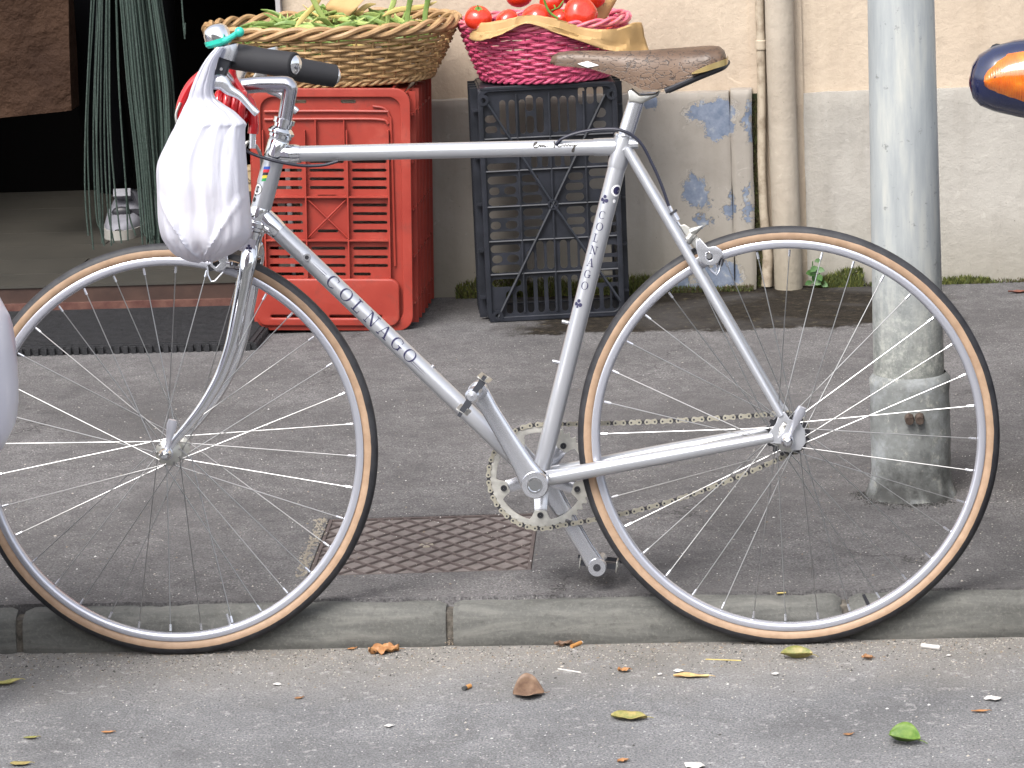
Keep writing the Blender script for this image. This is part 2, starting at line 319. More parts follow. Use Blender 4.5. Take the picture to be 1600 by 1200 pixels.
def bag_mat():
    m, t, b = nodes_of('white polythene')
    b.inputs['Base Color'].default_value = (.63,.64,.71,1); b.inputs['Roughness'].default_value = .38
    tr = nn(t, 'ShaderNodeBsdfTranslucent'); tr.inputs[0].default_value = (.62,.62,.7,1)
    tp = nn(t, 'ShaderNodeBsdfTransparent')
    mx = nn(t, 'ShaderNodeMixShader'); mx.inputs[0].default_value = .36
    m2 = nn(t, 'ShaderNodeMixShader'); m2.inputs[0].default_value = .04
    tc = nn(t, 'ShaderNodeTexCoord').outputs['Object']
    mp = nn(t, 'ShaderNodeMapping'); mp.inputs['Scale'].default_value = (60, 60, 9); t.links.new(tc, mp.inputs['Vector'])
    bump(t, b, noise_node(t, 1., 4, .55, mp.outputs[0], .8).outputs[0], .4, .004)
    n2_ = noise_node(t, 34, 5, .6, tc, 1.5); bump(t, b, n2_.outputs[0], .22, .004)
    bump(t, b, noise_node(t, 300, 2, .5, tc).outputs[0], .1, .0005)
    t.links.new(b.outputs[0], mx.inputs[1]); t.links.new(tr.outputs[0], mx.inputs[2])
    t.links.new(mx.outputs[0], m2.inputs[1]); t.links.new(tp.outputs[0], m2.inputs[2])
    t.links.new(m2.outputs[0], t.nodes['Material Output'].inputs[0]); return m
M['bag'] = bag_mat()
M['fruit'] = mat('peach inside bag', (.6,.2,.12), .5, c2=(.6,.35,.12), vs=20)
M['rubbermat'] = mat('black rubber mat', (.006,.0065,.008), .8, c2=(.016,.016,.019), vs=60, bs=200, bst=.8, bd=.003)
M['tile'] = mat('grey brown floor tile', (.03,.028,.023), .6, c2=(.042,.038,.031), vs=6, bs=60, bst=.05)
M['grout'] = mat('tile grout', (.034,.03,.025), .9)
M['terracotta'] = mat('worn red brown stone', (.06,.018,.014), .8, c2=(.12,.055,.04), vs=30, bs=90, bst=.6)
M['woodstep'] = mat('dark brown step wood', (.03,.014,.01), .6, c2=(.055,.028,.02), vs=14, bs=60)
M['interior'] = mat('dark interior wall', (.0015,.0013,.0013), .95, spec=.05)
M['rope'] = mat('green plastic cord', (.018,.032,.027), .45, c2=(.06,.085,.072), vs=230)
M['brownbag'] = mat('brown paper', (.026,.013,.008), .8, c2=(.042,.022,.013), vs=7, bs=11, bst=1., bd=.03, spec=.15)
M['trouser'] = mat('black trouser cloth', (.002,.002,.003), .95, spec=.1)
M['skin'] = mat('skin', (.5,.28,.2), .5)
M['shoe'] = mat('pale grey shoe leather', (.15,.15,.17), .5, c2=(.22,.22,.25), vs=20)
M['sole'] = mat('off white rubber sole', (.28,.27,.25), .6)
M['navy'] = mat('dark blue scooter paint', (.004,.008,.042), .15, coat=.9)
M['scootwhite'] = mat('pale white scooter paint', (.6,.6,.68), .35, coat=.3)
M['tyreblack'] = mat('black tyre rubber', (.02,.02,.02), .8)
M['seatvinyl'] = mat('black vinyl', (.02,.02,.022), .5)
def lens_mat():
    m, t, b = nodes_of('orange indicator lens')
    tc = nn(t, 'ShaderNodeTexCoord').outputs['Object']
    wv = nn(t, 'ShaderNodeTexWave'); wv.inputs['Scale'].default_value = 90; wv.inputs['Distortion'].default_value = .4; t.links.new(tc, wv.inputs['Vector'])
    n = noise_node(t, 40, 4, .6, tc)
    t.links.new(ramp(t, n.outputs[0], [(.35, (.5,.085,.0)), (.62, (.65,.16,.004)), (.8, (.75,.3,.02))]), b.inputs['Base Color'])
    b.inputs['Roughness'].default_value = .15; b.inputs['Subsurface Weight'].default_value = .15
    b.inputs['Coat Weight'].default_value = 1.
    bump(t, b, wv.outputs[0], .5, .001); return m
M['lens'] = lens_mat()
M['facade'] = mat('opposite house plaster', (.55,.5,.44), .9, c2=(.6,.56,.5), vs=2)
M['glass'] = mat('window glass', (.03,.035,.04), .08)
M['shutter'] = mat('green shutter', (.04,.08,.05), .6)
M['cork'] = mat('beige card', (.36,.27,.15), .8, c2=(.42,.32,.2), vs=60)
M['darkwood'] = mat('dark wooden box', (.02,.015,.012), .8)
# ------------------------------------------------------------------ mesh helpers
COL = sc.collection
class MB:
    def __init__(s): s.v = []; s.f = []; s.mi = []; s.cur = 0
    def add(s, vs, fs):
        o = len(s.v); s.v += [tuple(p) for p in vs]; s.f += [tuple(i+o for i in f) for f in fs]; s.mi += [s.cur]*len(fs); return s
    def box(s, c, size, rot=None, taper=1.):
        x, y, z = size[0]/2, size[1]/2, size[2]/2
        vs = [Vector((sx*x*(taper if sz > 0 else 1), sy*y*(taper if sz > 0 else 1), sz*z)) for sz in (-1, 1) for sy in (-1, 1) for sx in (-1, 1)]
        if rot is not None: vs = [rot @ v for v in vs]
        c = Vector(c); return s.add([v+c for v in vs], [(0,2,3,1),(4,5,7,6),(0,1,5,4),(2,6,7,3),(0,4,6,2),(1,3,7,5)])
    def bbox(s, x0, x1, y0, y1, z0, z1): return s.box(((x0+x1)/2, (y0+y1)/2, (z0+z1)/2), (x1-x0, y1-y0, z1-z0))
    def tube(s, path, r, n=10, closed=False, caps=True, flat=None):
        P = [Vector(p) for p in path]; k = len(P); R = r if isinstance(r, (list, tuple)) else [r]*k
        T = []
        for i in range(k):
            a = P[(i-1) % k] if (closed or i > 0) else P[i]; b = P[(i+1) % k] if (closed or i < k-1) else P[i]
            d = b-a; T.append(d.normalized() if d.length > 1e-9 else Vector((0,0,1)))
        up = Vector((0,1,0)) if abs(T[0].y) < .9 else Vector((1,0,0))
        nrm = (up - T[0]*up.dot(T[0])).normalized(); vs = []
        for i in range(k):
            nrm = (nrm - T[i]*nrm.dot(T[i])).normalized(); bi = T[i].cross(nrm)
            for j in range(n):
                a = 2*PI*j/n; ca, sa = math.cos(a)*R[i], math.sin(a)*R[i]
                if flat: ca *= flat
                vs.append(P[i]+nrm*ca+bi*sa)
        fs = []; m = k if closed else k-1
        for i in range(m):
            for j in range(n):
                a = i*n+j; b = i*n+(j+1) % n; c2 = ((i+1) % k)*n+(j+1) % n; d = ((i+1) % k)*n+j
                fs.append((a, d, c2, b))
        if caps and not closed: fs.append(tuple(range(n))); fs.append(tuple(reversed(range((k-1)*n, k*n))))
        return s.add(vs, fs)
    def lathe(s, prof, origin, axis=(0,0,1), n=24, a0=0., a1=2*PI, sx=1., sy=1.):
        ax = Vector(axis).normalized(); t = Vector((1,0,0)) if abs(ax.x) < .9 else Vector((0,1,0))
        e1 = (t-ax*t.dot(ax)).normalized(); e2 = ax.cross(e1); O = Vector(origin); vs = []
        for (r, h) in prof:
            for j in range(n):
                a = a0+(a1-a0)*j/n; vs.append(O+ax*h+e1*(math.cos(a)*r*sx)+e2*(math.sin(a)*r*sy))
        fs = [(i*n+j, i*n+(j+1) % n, (i+1)*n+(j+1) % n, (i+1)*n+j) for i in range(len(prof)-1) for j in range(n)]
        return s.add(vs, fs)
    def ball(s, c, r, n=16, m=10, sc_=(1,1,1)):
        return s.lathe([(max(1e-5, r*math.sin(PI*i/m)), -r*math.cos(PI*i/m)) for i in range(m+1)], c, (0,0,1), n) if sc_ == (1,1,1) else \
            s.add(*_ball(c, r, n, m, sc_))
    def loft(s, secs, caps=True, closed=True):
        n = len(secs[0]); vs = [p for q in secs for p in q]; fs = []
        for i in range(len(secs)-1):
            for j in range(n if closed else n-1):
                fs.append((i*n+j, i*n+(j+1) % n, (i+1)*n+(j+1) % n, (i+1)*n+j))
        if caps and closed: fs.append(tuple(reversed(range(n)))); fs.append(tuple(range((len(secs)-1)*n, len(secs)*n)))
        return s.add(vs, fs)
    def mesh(s, name, mats, smooth=True, ang=35):
        me = bpy.data.meshes.new(name); me.from_pydata(s.v, [], s.f); me.validate(); 
        for m in (mats if isinstance(mats, (list, tuple)) else [mats]): me.materials.append(M[m] if isinstance(m, str) else m)
        if any(s.mi) and len(me.polygons) == len(s.mi): me.polygons.foreach_set('material_index', s.mi)
        fix(me, smooth, ang); return me
    def build(s, name, mats, parent=None, smooth=True, ang=35, origin=None):
        if origin is not None: s.v = [tuple(Vector(v)-Vector(origin)) for v in s.v]
        me = s.mesh(name, mats, smooth, ang); o = bpy.data.objects.new(name, me); COL.objects.link(o); o.parent = parent
        if origin is not None: o.location = origin
        return o
def _ball(c, r, n, m, sc_):
    vs = []
    for i in range(m+1):
        for j in range(n):
            a = 2*PI*j/n; b = PI*i/m
            vs.append((c[0]+sc_[0]*r*math.sin(b)*math.cos(a), c[1]+sc_[1]*r*math.sin(b)*math.sin(a), c[2]-sc_[2]*r*math.cos(b)))
    return vs, [(i*n+j, i*n+(j+1) % n, (i+1)*n+(j+1) % n, (i+1)*n+j) for i in range(m) for j in range(n)]
import bmesh
def fix(me, smooth=True, ang=35):
    bm = bmesh.new(); bm.from_mesh(me); bmesh.ops.remove_doubles(bm, verts=bm.verts, dist=1e-6); bmesh.ops.recalc_face_normals(bm, faces=bm.faces); bm.to_mesh(me); bm.free()
    if smooth:
        for p in me.polygons: p.use_smooth = True
        me.set_sharp_from_angle(angle=math.radians(ang))
def bez(pts, k=6):     # Catmull-Rom through points
    P = [Vector(p) for p in pts]; out = []
    for i in range(len(P)-1):
        a = P[i-1] if i else P[0]*2-P[1]; b = P[i]; c = P[i+1]; d = P[i+2] if i+2 < len(P) else P[i+1]*2-P[i]
        for j in range(k):
            t = j/k; out.append(.5*((2*b)+(c-a)*t+(2*a-5*b+4*c-d)*t*t+(3*b-a-3*c+d)*t**3))
    out.append(P[-1]); return out
def lerp(a, b, t): return a+(b-a)*t
def interp(tab, x):
    for (x0, y0), (x1, y1) in zip(tab, tab[1:]):
        if x <= x1: return lerp(y0, y1, (x-x0)/(x1-x0)) if x > x0 else y0
    return tab[-1][1]
def plate_mesh(name, outline, holes, thick, bevel=0., mats='alu', M4=None):
    cu = bpy.data.curves.new(name, 'CURVE'); cu.dimensions = '2D'; cu.fill_mode = 'BOTH'; cu.extrude = thick/2-bevel; cu.bevel_depth = bevel; cu.offset = -bevel
    for loop in [outline]+list(holes):
        sp = cu.splines.new('POLY'); sp.points.add(len(loop)-1); sp.use_cyclic_u = True
        for i, p in enumerate(loop): sp.points[i].co = (p[0], p[1], 0, 1)
    ob = bpy.data.objects.new(name, cu); COL.objects.link(ob)
    dg = bpy.context.evaluated_depsgraph_get(); dg.update()
    me = bpy.data.meshes.new_from_object(ob.evaluated_get(dg)); bpy.data.objects.remove(ob); bpy.data.curves.remove(cu)
    if M4 is not None: me.transform(M4)
    me.name = name; me.materials.clear(); me.materials.append(M[mats]); fix(me, True, 30); return me
XZ = Matrix(((1,0,0,0),(0,0,-1,0),(0,1,0,0),(0,0,0,1)))       # plate drawn in x,z facing -y
def slot(cx, cy, w_, h_, n=5):
    r = min(w_, h_)/2; pts = []
    for k, (sx, sy, a) in enumerate(((1,-1,-PI/2),(1,1,0),(-1,1,PI/2),(-1,-1,PI))):
        for i in range(n+1):
            t = a+PI/2*i/n; pts.append((cx+sx*(w_/2-r)+r*math.cos(t), cy+sy*(h_/2-r)+r*math.sin(t)))
    return pts
def rrect(x0, y0, x1, y1, r, n=5):
    pts = []
    for (cx, cy, a) in ((x1-r, y0+r, -PI/2), (x1-r, y1-r, 0), (x0+r, y1-r, PI/2), (x0+r, y0+r, PI)):
        for i in range(n+1): t = a+PI/2*i/n; pts.append((cx+r*math.cos(t), cy+r*math.sin(t)))
    return pts
def circ(cx, cy, r, n=20): return [(cx+r*math.cos(2*PI*i/n), cy+r*math.sin(2*PI*i/n)) for i in range(n)]
def link(name, me, parent=None, loc=None, rot=None):
    o = bpy.data.objects.new(name, me); COL.objects.link(o); o.parent = parent
    if loc is not None: o.location = loc
    if rot is not None: o.rotation_euler = rot
    return o
def tag(o, label=None, cat=None, group=None, kind=None):
    if label: o['label'] = label
    if cat: o['category'] = cat
    if group: o['group'] = group
    if kind: o['kind'] = kind
    return o
def thing(name, label, cat, loc=(0,0,0), rot=(0,0,0), group=None, kind=None, parent=None):
    o = bpy.data.objects.new(name, None); COL.objects.link(o); o.location = loc; o.rotation_euler = rot; o.parent = parent
    o.empty_display_size = .05
    return tag(o, label, cat, group, kind)
KH = .07
# ================================================================== SETTING
mb = MB()
mb.add([(-60,-60,0),(60,-60,0),(60,.03,0),(-60,.03,0)], [(0,1,2,3)])
tag(mb.build('road', 'road', smooth=False), kind='structure')
# pavement with a gap for the cast cover
cov_c = Vector((.361,.399,0)); cov_r = .04; hs_ = .1885
mb = MB()
outer = [(-30,.062),(30,.062),(30,DW+.05),(-30,DW+.05)]
ca, sa = math.cos(cov_r), math.sin(cov_r)
inner = [(cov_c.x+ca*x-sa*y, cov_c.y+sa*x+ca*y) for x, y in ((-hs_,-hs_),(hs_,-hs_),(hs_,hs_),(-hs_,hs_))]
mb.add([(x,y,KH) for x,y in outer]+[(x,y,KH) for x,y in inner]+[(x,y,KH-.03) for x,y in inner],
       [(0,1,5,4),(1,2,6,5),(2,3,7,6),(3,0,4,7),(4,5,9,8),(5,6,10,9),(6,7,11,10),(7,4,8,11)])
tag(mb.build('pavement', 'walk', smooth=False), kind='structure')
# kerb of worn stones
kerb = thing('kerb', None, None, (0,0,0), kind='structure')
jx = [-3.1,-2.4,-1.68,-.97,-.272,.437,1.075,1.78,2.5,3.2,3.9]
for i in range(len(jx)-1):
    x0, x1 = jx[i]+.006, jx[i+1]-.006; nx = 44; secs = []
    for a in range(nx+1):
        x = lerp(x0, x1, a/nx); e = min(a, nx-a)/nx*(x1-x0); rd = .007*max(0, 1-e/.014)**2
        prof = [(.024,-.01),(.0175,.0),(.0185,.018),(.0205,.034),(.0235,.046),(.028,.0555),(.036,.062),(.052,.0665),(.0675,.067),(.0675,.03)]
        q = []
        for (y, z) in prof:
            nz = noise.noise(Vector((x*6, z*22+i*7, y*18)))*.0045+noise.noise(Vector((x*30, z*60, i*3.1)))*.0022+noise.noise(Vector((x*90, z*150, i*5.1)))*.0008
            q.append((x, y+rd*.7-nz*.6 if y < .06 else y, z-rd*.9+nz*.8 if z > .01 and y < .066 else z))
        secs.append(q)
    m2 = MB(); m2.loft(secs, caps=True, closed=False)
    m2.add([secs[0][k] for k in range(10)], [tuple(range(10))]); m2.add([secs[-1][k] for k in range(10)], [tuple(range(10))])
    m2.build('kerb_stone', 'kerb', kerb, ang=60)
mb = MB()
mb.add([(-20,.036,.052),(20,.036,.052),(20,.0675,.058),(-20,.0675,.058),(-20,.0235,-.01),(20,.0235,-.01)], [(0,1,2,3),(4,5,1,0)])
mb.build('mortar_bed', 'bed', kerb, smooth=False)
# crumbled asphalt lip along the kerb stones
mb = MB(); random.seed(3)
n = 900; top = []; bot = []
for i in range(n+1):
    x = -2+5*i/n; yy = .058+.007*noise.noise(Vector((x*14,0,0)))+.004*noise.noise(Vector((x*60,3,0)))
    top.append((x, yy, KH+.002)); bot.append((x, yy-.002, .055))
mb.add(top+bot+[(p[0], .085, KH+.0005) for p in top], [(i,i+1,n+2+i,n+1+i) for i in range(n)]+[(i, i+1, 2*(n+1)+i+1, 2*(n+1)+i) for i in range(n)])
tag(mb.build('pavement_edge', 'walk', smooth=False), kind='structure')
# wall of the shop building
bld = thing('shop_building', 'cream plastered shop front with grey plinth and dark doorway', 'building', (0, DW, 0))
def inb(m, name, mt, smooth=False, ang=35):       # add building part given in world coordinates
    o = m.build(name, mt, bld, smooth=smooth, ang=ang); o.location = (0, -DW, 0); return o
LZ = .545; DX = -.2; DL = -1.55
def slab(x0, x1, y0, y1, z0, z1, nx, nz, bev=.004, amp=.003, seed=0):
    m = MB(); vs = []; 
    for j in range(nz+1):
        for i in range(nx+1):
            x = lerp(x0, x1, i/nx); z = lerp(z0, z1, j/nz)
            e = min(x-x0, x1-x, z1-z)
            y = y0+amp*noise.noise(Vector((x*5, z*5, seed)))+bev*max(0, 1-e/.012)**2
            xx = x+.0025*noise.noise(Vector((z*12, seed, x))) if i in (0, nx) else x
            zz = z+.003*noise.noise(Vector((x*15, seed+5, 0))) if j == nz else z
            vs.append((xx, y, zz))
    fs = [(j*(nx+1)+i, j*(nx+1)+i+1, (j+1)*(nx+1)+i+1, (j+1)*(nx+1)+i) for j in range(nz) for i in range(nx)]
    b0 = len(vs); tp = [(v[0], y1, v[2]) for v in vs[nz*(nx+1):]]; vs += tp
    fs += [(nz*(nx+1)+i, nz*(nx+1)+i+1, b0+i+1, b0+i) for i in range(nx)]
    b1 = len(vs); vs += [(vs[j*(nx+1)+nx][0], y1, vs[j*(nx+1)+nx][2]) for j in range(nz+1)]
    fs += [(j*(nx+1)+nx, b1+j, b1+j+1, (j+1)*(nx+1)+nx) for j in range(nz)]
    b2 = len(vs); vs += [(vs[j*(nx+1)][0], y1, vs[j*(nx+1)][2]) for j in range(nz+1)]
    fs += [(j*(nx+1), (j+1)*(nx+1), b2+j+1, b2+j) for j in range(nz)]
    m.add(vs, fs); return m
inb(slab(DX+.02, .8562, DW-.018, DW+.05, 0, LZ, 110, 60), 'plinth', 'plinth', True)
inb(slab(.8575, .908, DW-.026, DW+.05, 0, LZ+.004, 14, 90, .008, .004, 4), 'plinth', 'plinth', True)
inb(slab(1.03, 4.5, DW+.004, DW+.05, 0, LZ-.012, 120, 30, .004, .002, 2), 'plinth', 'plinth2', True)
mb = MB(); mb.bbox(DX, 4.5, DW+.022, DW+.4, .06, 3.4); mb.bbox(-4.5, DL, DW+.022, DW+.4, .06, 3.4); mb.bbox(DL, DX, DW+.022, DW+.4, 2.35, 3.4)
inb(mb, 'upper_wall', 'upper')
mb = MB(); mb.bbox(DX-.012, DX-.001, DW-.004, DW+.4, .06, 2.3)
inb(mb, 'door_jamb', 'jamb')
mb = MB(); mb.bbox(.908, 1.03, DW+.014, DW+.03, .06, 3.3); inb(mb, 'pipe_recess', 'upper')
mb = MB(); mb.bbox(.9095, .927, DW+.006, DW+.02, .06, LZ-.01); inb(mb, 'mossy_gap', 'mossdark')
# shop interior: floor tiles, dark room
FZ = .15
mb = MB(); mb.bbox(DL, DX-.014, DW-.0, DW+.41, FZ-.09, FZ-.004); mb.bbox(-3.5, 1.2, DW+.41, 6.5, FZ-.09, FZ-.004); inb(mb, 'floor_bed', 'grout')
tm = MB(); tm.box((0,0,0), (1.596,.197,.012)); tme = tm.mesh('floor_tile', 'tile', False)
for j in range(7):
    for i in range(2):
        o = link('floor_tile', tme, bld, (DL-.0+i*1.6+(j%2)*.9, .005+.1+j*.2, FZ-.005))
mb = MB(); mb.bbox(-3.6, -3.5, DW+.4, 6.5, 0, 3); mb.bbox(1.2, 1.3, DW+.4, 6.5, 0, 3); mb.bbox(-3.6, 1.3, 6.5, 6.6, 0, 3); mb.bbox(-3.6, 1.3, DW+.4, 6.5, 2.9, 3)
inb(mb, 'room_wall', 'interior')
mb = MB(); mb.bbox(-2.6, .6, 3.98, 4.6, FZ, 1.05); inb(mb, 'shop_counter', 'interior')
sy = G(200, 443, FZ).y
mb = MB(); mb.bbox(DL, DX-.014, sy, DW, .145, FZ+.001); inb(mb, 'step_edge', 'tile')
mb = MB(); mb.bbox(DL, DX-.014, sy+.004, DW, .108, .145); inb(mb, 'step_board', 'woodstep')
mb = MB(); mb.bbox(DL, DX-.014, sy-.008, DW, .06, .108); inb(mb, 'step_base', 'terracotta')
# downpipes
pc = Yp(1190, 200, DW-.0); 
dp = thing('thin_pipe', 'thin rusty beige pipe running down the wall beside the plinth edge', 'pipe', (pc.x, DW, 0))
path = [(Yp(px, py, DW-.002)-Vector((pc.x, DW, 0))) for px, py in [(1198,447),(1200,400),(1193,330),(1190,250),(1190,150),(1189,70),(1187,20),(1186,-60)]]
path.append(Vector((path[-1].x, path[-1].y, 3.2)))
mb = MB(); mb.tube(path, [.013,.013,.0105,.0105,.0105,.0105,.0105,.0105,.0105], 12); mb.build('pipe_run', 'rustpipe', dp)
mb = MB(); q = path[5]; mb.lathe([(.0105,-.012),(.0135,-.01),(.0135,.01),(.0105,.012)], q, (0,0,1), 14); mb.build('coupling', 'rustpipe', dp)
pc = Yp(1232, 430, DW-.012)
bp = thing('drain_pipe', 'thick beige painted drain pipe on the cream wall right of the thin pipe', 'pipe', (pc.x, DW-.012, 0))
mb = MB(); mb.tube([(0,0,.06),(-.003,0,.3),(-.006,0,.6),(-.01,0,3.2)], .0335, 28); mb.build('pipe_run', 'pipe', bp)
mb = MB(); mb.lathe([(.034,1.1),(.038,1.1),(.038,1.15),(.034,1.15)], (-.007,0,0), (0,0,1), 28); mb.build('pipe_band', 'rustpipe', bp)
# opposite side of the street (behind the viewer, mirrored in the chrome)
ob = thing('house', 'plastered house across the street behind the viewer', 'building', (0,-24,0))
mb = MB(); mb.bbox(-22, 22, -6, 0, 0, 8.5); mb.build('wall', 'facade', ob, smooth=False)
wm = MB(); wm.box((0,0,0), (1.1,.06,1.7)); wme = wm.mesh('window', 'glass', False); fm = MB()
fm.bbox(-.62,-.55,-.02,.06,-.95,.95); fm.bbox(.55,.62,-.02,.06,-.95,.95); fm.bbox(-.62,.62,-.02,.06,.87,.95); fm.bbox(-.68,.68,-.02,.12,-1.0,-.92); fme = fm.mesh('window_frame', 'jamb', False)
for fl in range(2):
    for i in range(9):
        wo_ = link('window', wme, ob, (-19+i*4.6, .01, 2.2+fl*3.4)); link('window_frame', fme, wo_)
# post
pb = Vector((1.2036, .678, KH))
post = thing('street_post', 'thick grey metal street post in a dirty cement collar behind the rear wheel', 'post', (pb.x, pb.y, 0))
mb = MB(); mb.lathe([(.0645,.0),(.0625,.3),(.0605,.55),(.0575,.96),(.05,2.2),(.045,4.2),(0.001,4.22)], (0,0,0), (-.004,0,1), 40); mb.build('tube', 'post', post)
mb = MB(); prof = []
secs = []
for j in range(26):
    z = .06+.232*j/25; r0 = .0705 if z < .285 else .066
    r0 += .016*max(0, 1-(z-.06)/.06)**2
    if j == 25: r0 = .0635
    secs.append([((r0+.0022*noise.noise(Vector((math.cos(a)*4, math.sin(a)*4, z*30)))+.0012*noise.noise(Vector((math.cos(a)*14, math.sin(a)*14, z*90))))*math.cos(a), (r0+.002*noise.noise(Vector((math.cos(a)*4, 5+math.sin(a)*4, z*30))))*math.sin(a), z) for a in [2*PI*k/48 for k in range(48)]])
mb.loft(secs, caps=False); mb.build('collar', 'sleeve', post, ang=50)
for bx in (-.004, .014):
    mb = MB(); mb.tube([(bx,-.062,.226),(bx,-.086,.222)], [.009,.0075], 8); mb.build('bolt', 'rust', post)
# cast cover
cv = thing('manhole_cover', 'rusty square iron cover with crossed ridges in the pavement beside the kerb', 'manhole cover', (cov_c.x, cov_c.y, KH), (0,0,cov_r))
mb = MB(); mb.bbox(-.187,.187,-.187,.187,-.02,-.0045); mb.build('cover_plate', 'dirtfill', cv, smooth=False)
mb = MB()
for a,b,c_,d in ((-.187,.187,-.187,-.181),(-.187,.187,.181,.187),(-.187,-.181,-.181,.181),(.181,.187,-.181,.181)): mb.bbox(a,b,c_,d,-.0045,-.001)
mb.build('cover_edge', 'iron', cv, smooth=False)
W_, H_ = .047, .058; slope = H_/W_
for sgn in (1,-1):
    for k in range(-12, 13):
        b0 = k*H_; pts = []
        x0, x1 = -.181, .181
        ln = lambda x: sgn*slope*x+b0
        xs = sorted([x0, x1]+[(y-b0)/(sgn*slope) for y in (-.181,.181)])
        xa, xb = xs[1], xs[2]
        if abs(ln((xa+xb)/2)) > .181 or xb-xa < .01: continue
        A = Vector((xa, ln(xa), 0)); B_ = Vector((xb, ln(xb), 0)); d = (B_-A).normalized(); nr = Vector((-d.y, d.x, 0))*.0027
        m2 = MB(); z0 = -.0047; z1 = -.0012 - (.0002 if sgn > 0 else 0)
        m2.add([A-nr+Vector((0,0,z0)), A+nr+Vector((0,0,z0)), B_+nr+Vector((0,0,z0)), B_-nr+Vector((0,0,z0)), A-nr*.6+Vector((0,0,z1)), A+nr*.6+Vector((0,0,z1)), B_+nr*.6+Vector((0,0,z1)), B_-nr*.6+Vector((0,0,z1))],
               [(4,5,6,7),(0,4,7,3),(1,2,6,5),(0,1,5,4),(2,3,7,6)])
        m2.build('ridge', 'iron', cv, smooth=False)
mb = MB(); mb.lathe([(.001,-.002),(.012,-.002),(.013,-.0045)], (0,0,0), (0,0,1), 12); mb.build('lifting_hole', 'sand', cv)
# earth crumbs round the left rim of the cover
mb = MB(); random.seed(5)
for i in range(260):
    u = random.random(); p = cov_c+Vector((ca*(-.2+random.gauss(0,.006))-sa*(.19-.38*u), sa*-.2+ca*(.19-.38*u), KH)); r = random.uniform(.001,.0035)
    mb.add([p+Vector((r,0,0)),p+Vector((0,r,0)),p+Vector((-r,0,0)),p+Vector((0,-r,0)),p+Vector((0,0,r))], [(0,1,4),(1,2,4),(2,3,4),(3,0,4)])
tag(mb.build('earth', 'sand', smooth=False), kind='stuff')
# ================================================================== DOORWAY THINGS
mat_x0, mat_x1 = -1.5, G(395,548).x
dm = thing('door_mat', 'thick black rubber door mat on the pavement below the shop step', 'mat', (mat_x1, 2.085, KH))
mb = MB(); mb.bbox(-1.3, 0, 0, .44, 0, .019); mb.build('mat_body', 'rubbermat', dm, smooth=False)
mb = MB()
for k in range(70): mb.bbox(-1.3+k*.0186, -1.3+k*.0186+.011, -.008, .0, 0, .016)
for k in range(22): mb.bbox(0,.008, k*.02, k*.02+.011, 0, .016)
for k in range(30): mb.bbox(-1.3, -.01, .006+k*.0145, .006+k*.0145+.006, .019, .0225)
tag(mb.build('mat_ribs', 'rubbermat', dm, smooth=False), kind='stuff')
# cord curtain
cur = thing('cord_curtain', 'green twisted cord fly curtain gathered in the shop doorway', 'curtain', (-.6, DW+.1, 0))
def cord(pts, r):
    m = MB(); P = bez(pts, 5); m.tube(P, r, 6); return m
def cord0(P, r):
    m = MB(); m.tube(P, r, 6); return m
random.seed(11)
Yc = DW+.1
thin = [((143,0),(134,190),(133,300),(138,368)),((147,0),(137,180),(140,320),(146,390)),((152,0),(146,200),(150,330),(158,362)),((155,0),(149,150),(155,300),(160,380)),
        ((160,0),(157,200),(160,310),(162,382)),((166,0),(163,200),(168,320),(178,380)),((171,0),(172,190),(180,300),(190,380)),((167,0),(167,140),(172,300),(174,384)),((182,0),(187,150),(197,300),(200,376)),((181,0),(186,140),(200,320),(212,368)),((157,0),(151,230),(155,340),(163,384))]
for q in thin:
    yy_ = Yc+random.uniform(-.015,.015); pts = bez([Yp(px, py, yy_) for px, py in q], 5); pts.insert(0, Vector((pts[0].x, pts[0].y, 2.3)))
    m = cord0([p-Vector((-.6, Yc, 0)) for p in pts], .0021); m.build('cord', 'rope', cur)
for k in range(68):
    f = (k+.5)/68; d = random.uniform(-.035,.03)
    x_top = lerp(192, 248, f); x_mid = lerp(203, 266, f); x_bot = lerp(228, 272, f)
    j_ = random.uniform(-5,5); q = ((x_top+j_, 0), (x_mid+j_*1.1, 130), (lerp(x_mid,x_bot,.55)+j_*1.2, 250), (x_bot+j_*1.3, 372+random.uniform(-8,14)))
    pts = bez([Yp(px, py, Yc+d) for px, py in q], 5); pts.insert(0, Vector((pts[0].x, pts[0].y, 2.3)))
    m = cord0([p-Vector((-.6, Yc, 0)) for p in pts], random.uniform(.0015,.0028)); m.build('cord', 'rope', cur)
q = Yp(290, 36, Yc); m = cord([(q.x+.6-.004,0,2.3),(q.x+.6-.006,0,q.z+.1),(q.x+.6,0,q.z)], .002); m.build('cord', 'rope', cur)
mb = MB(); mb.tube([(-.95,0,2.3),(.4,0,2.3)], .012, 10); mb.build('rail', 'alu', cur)
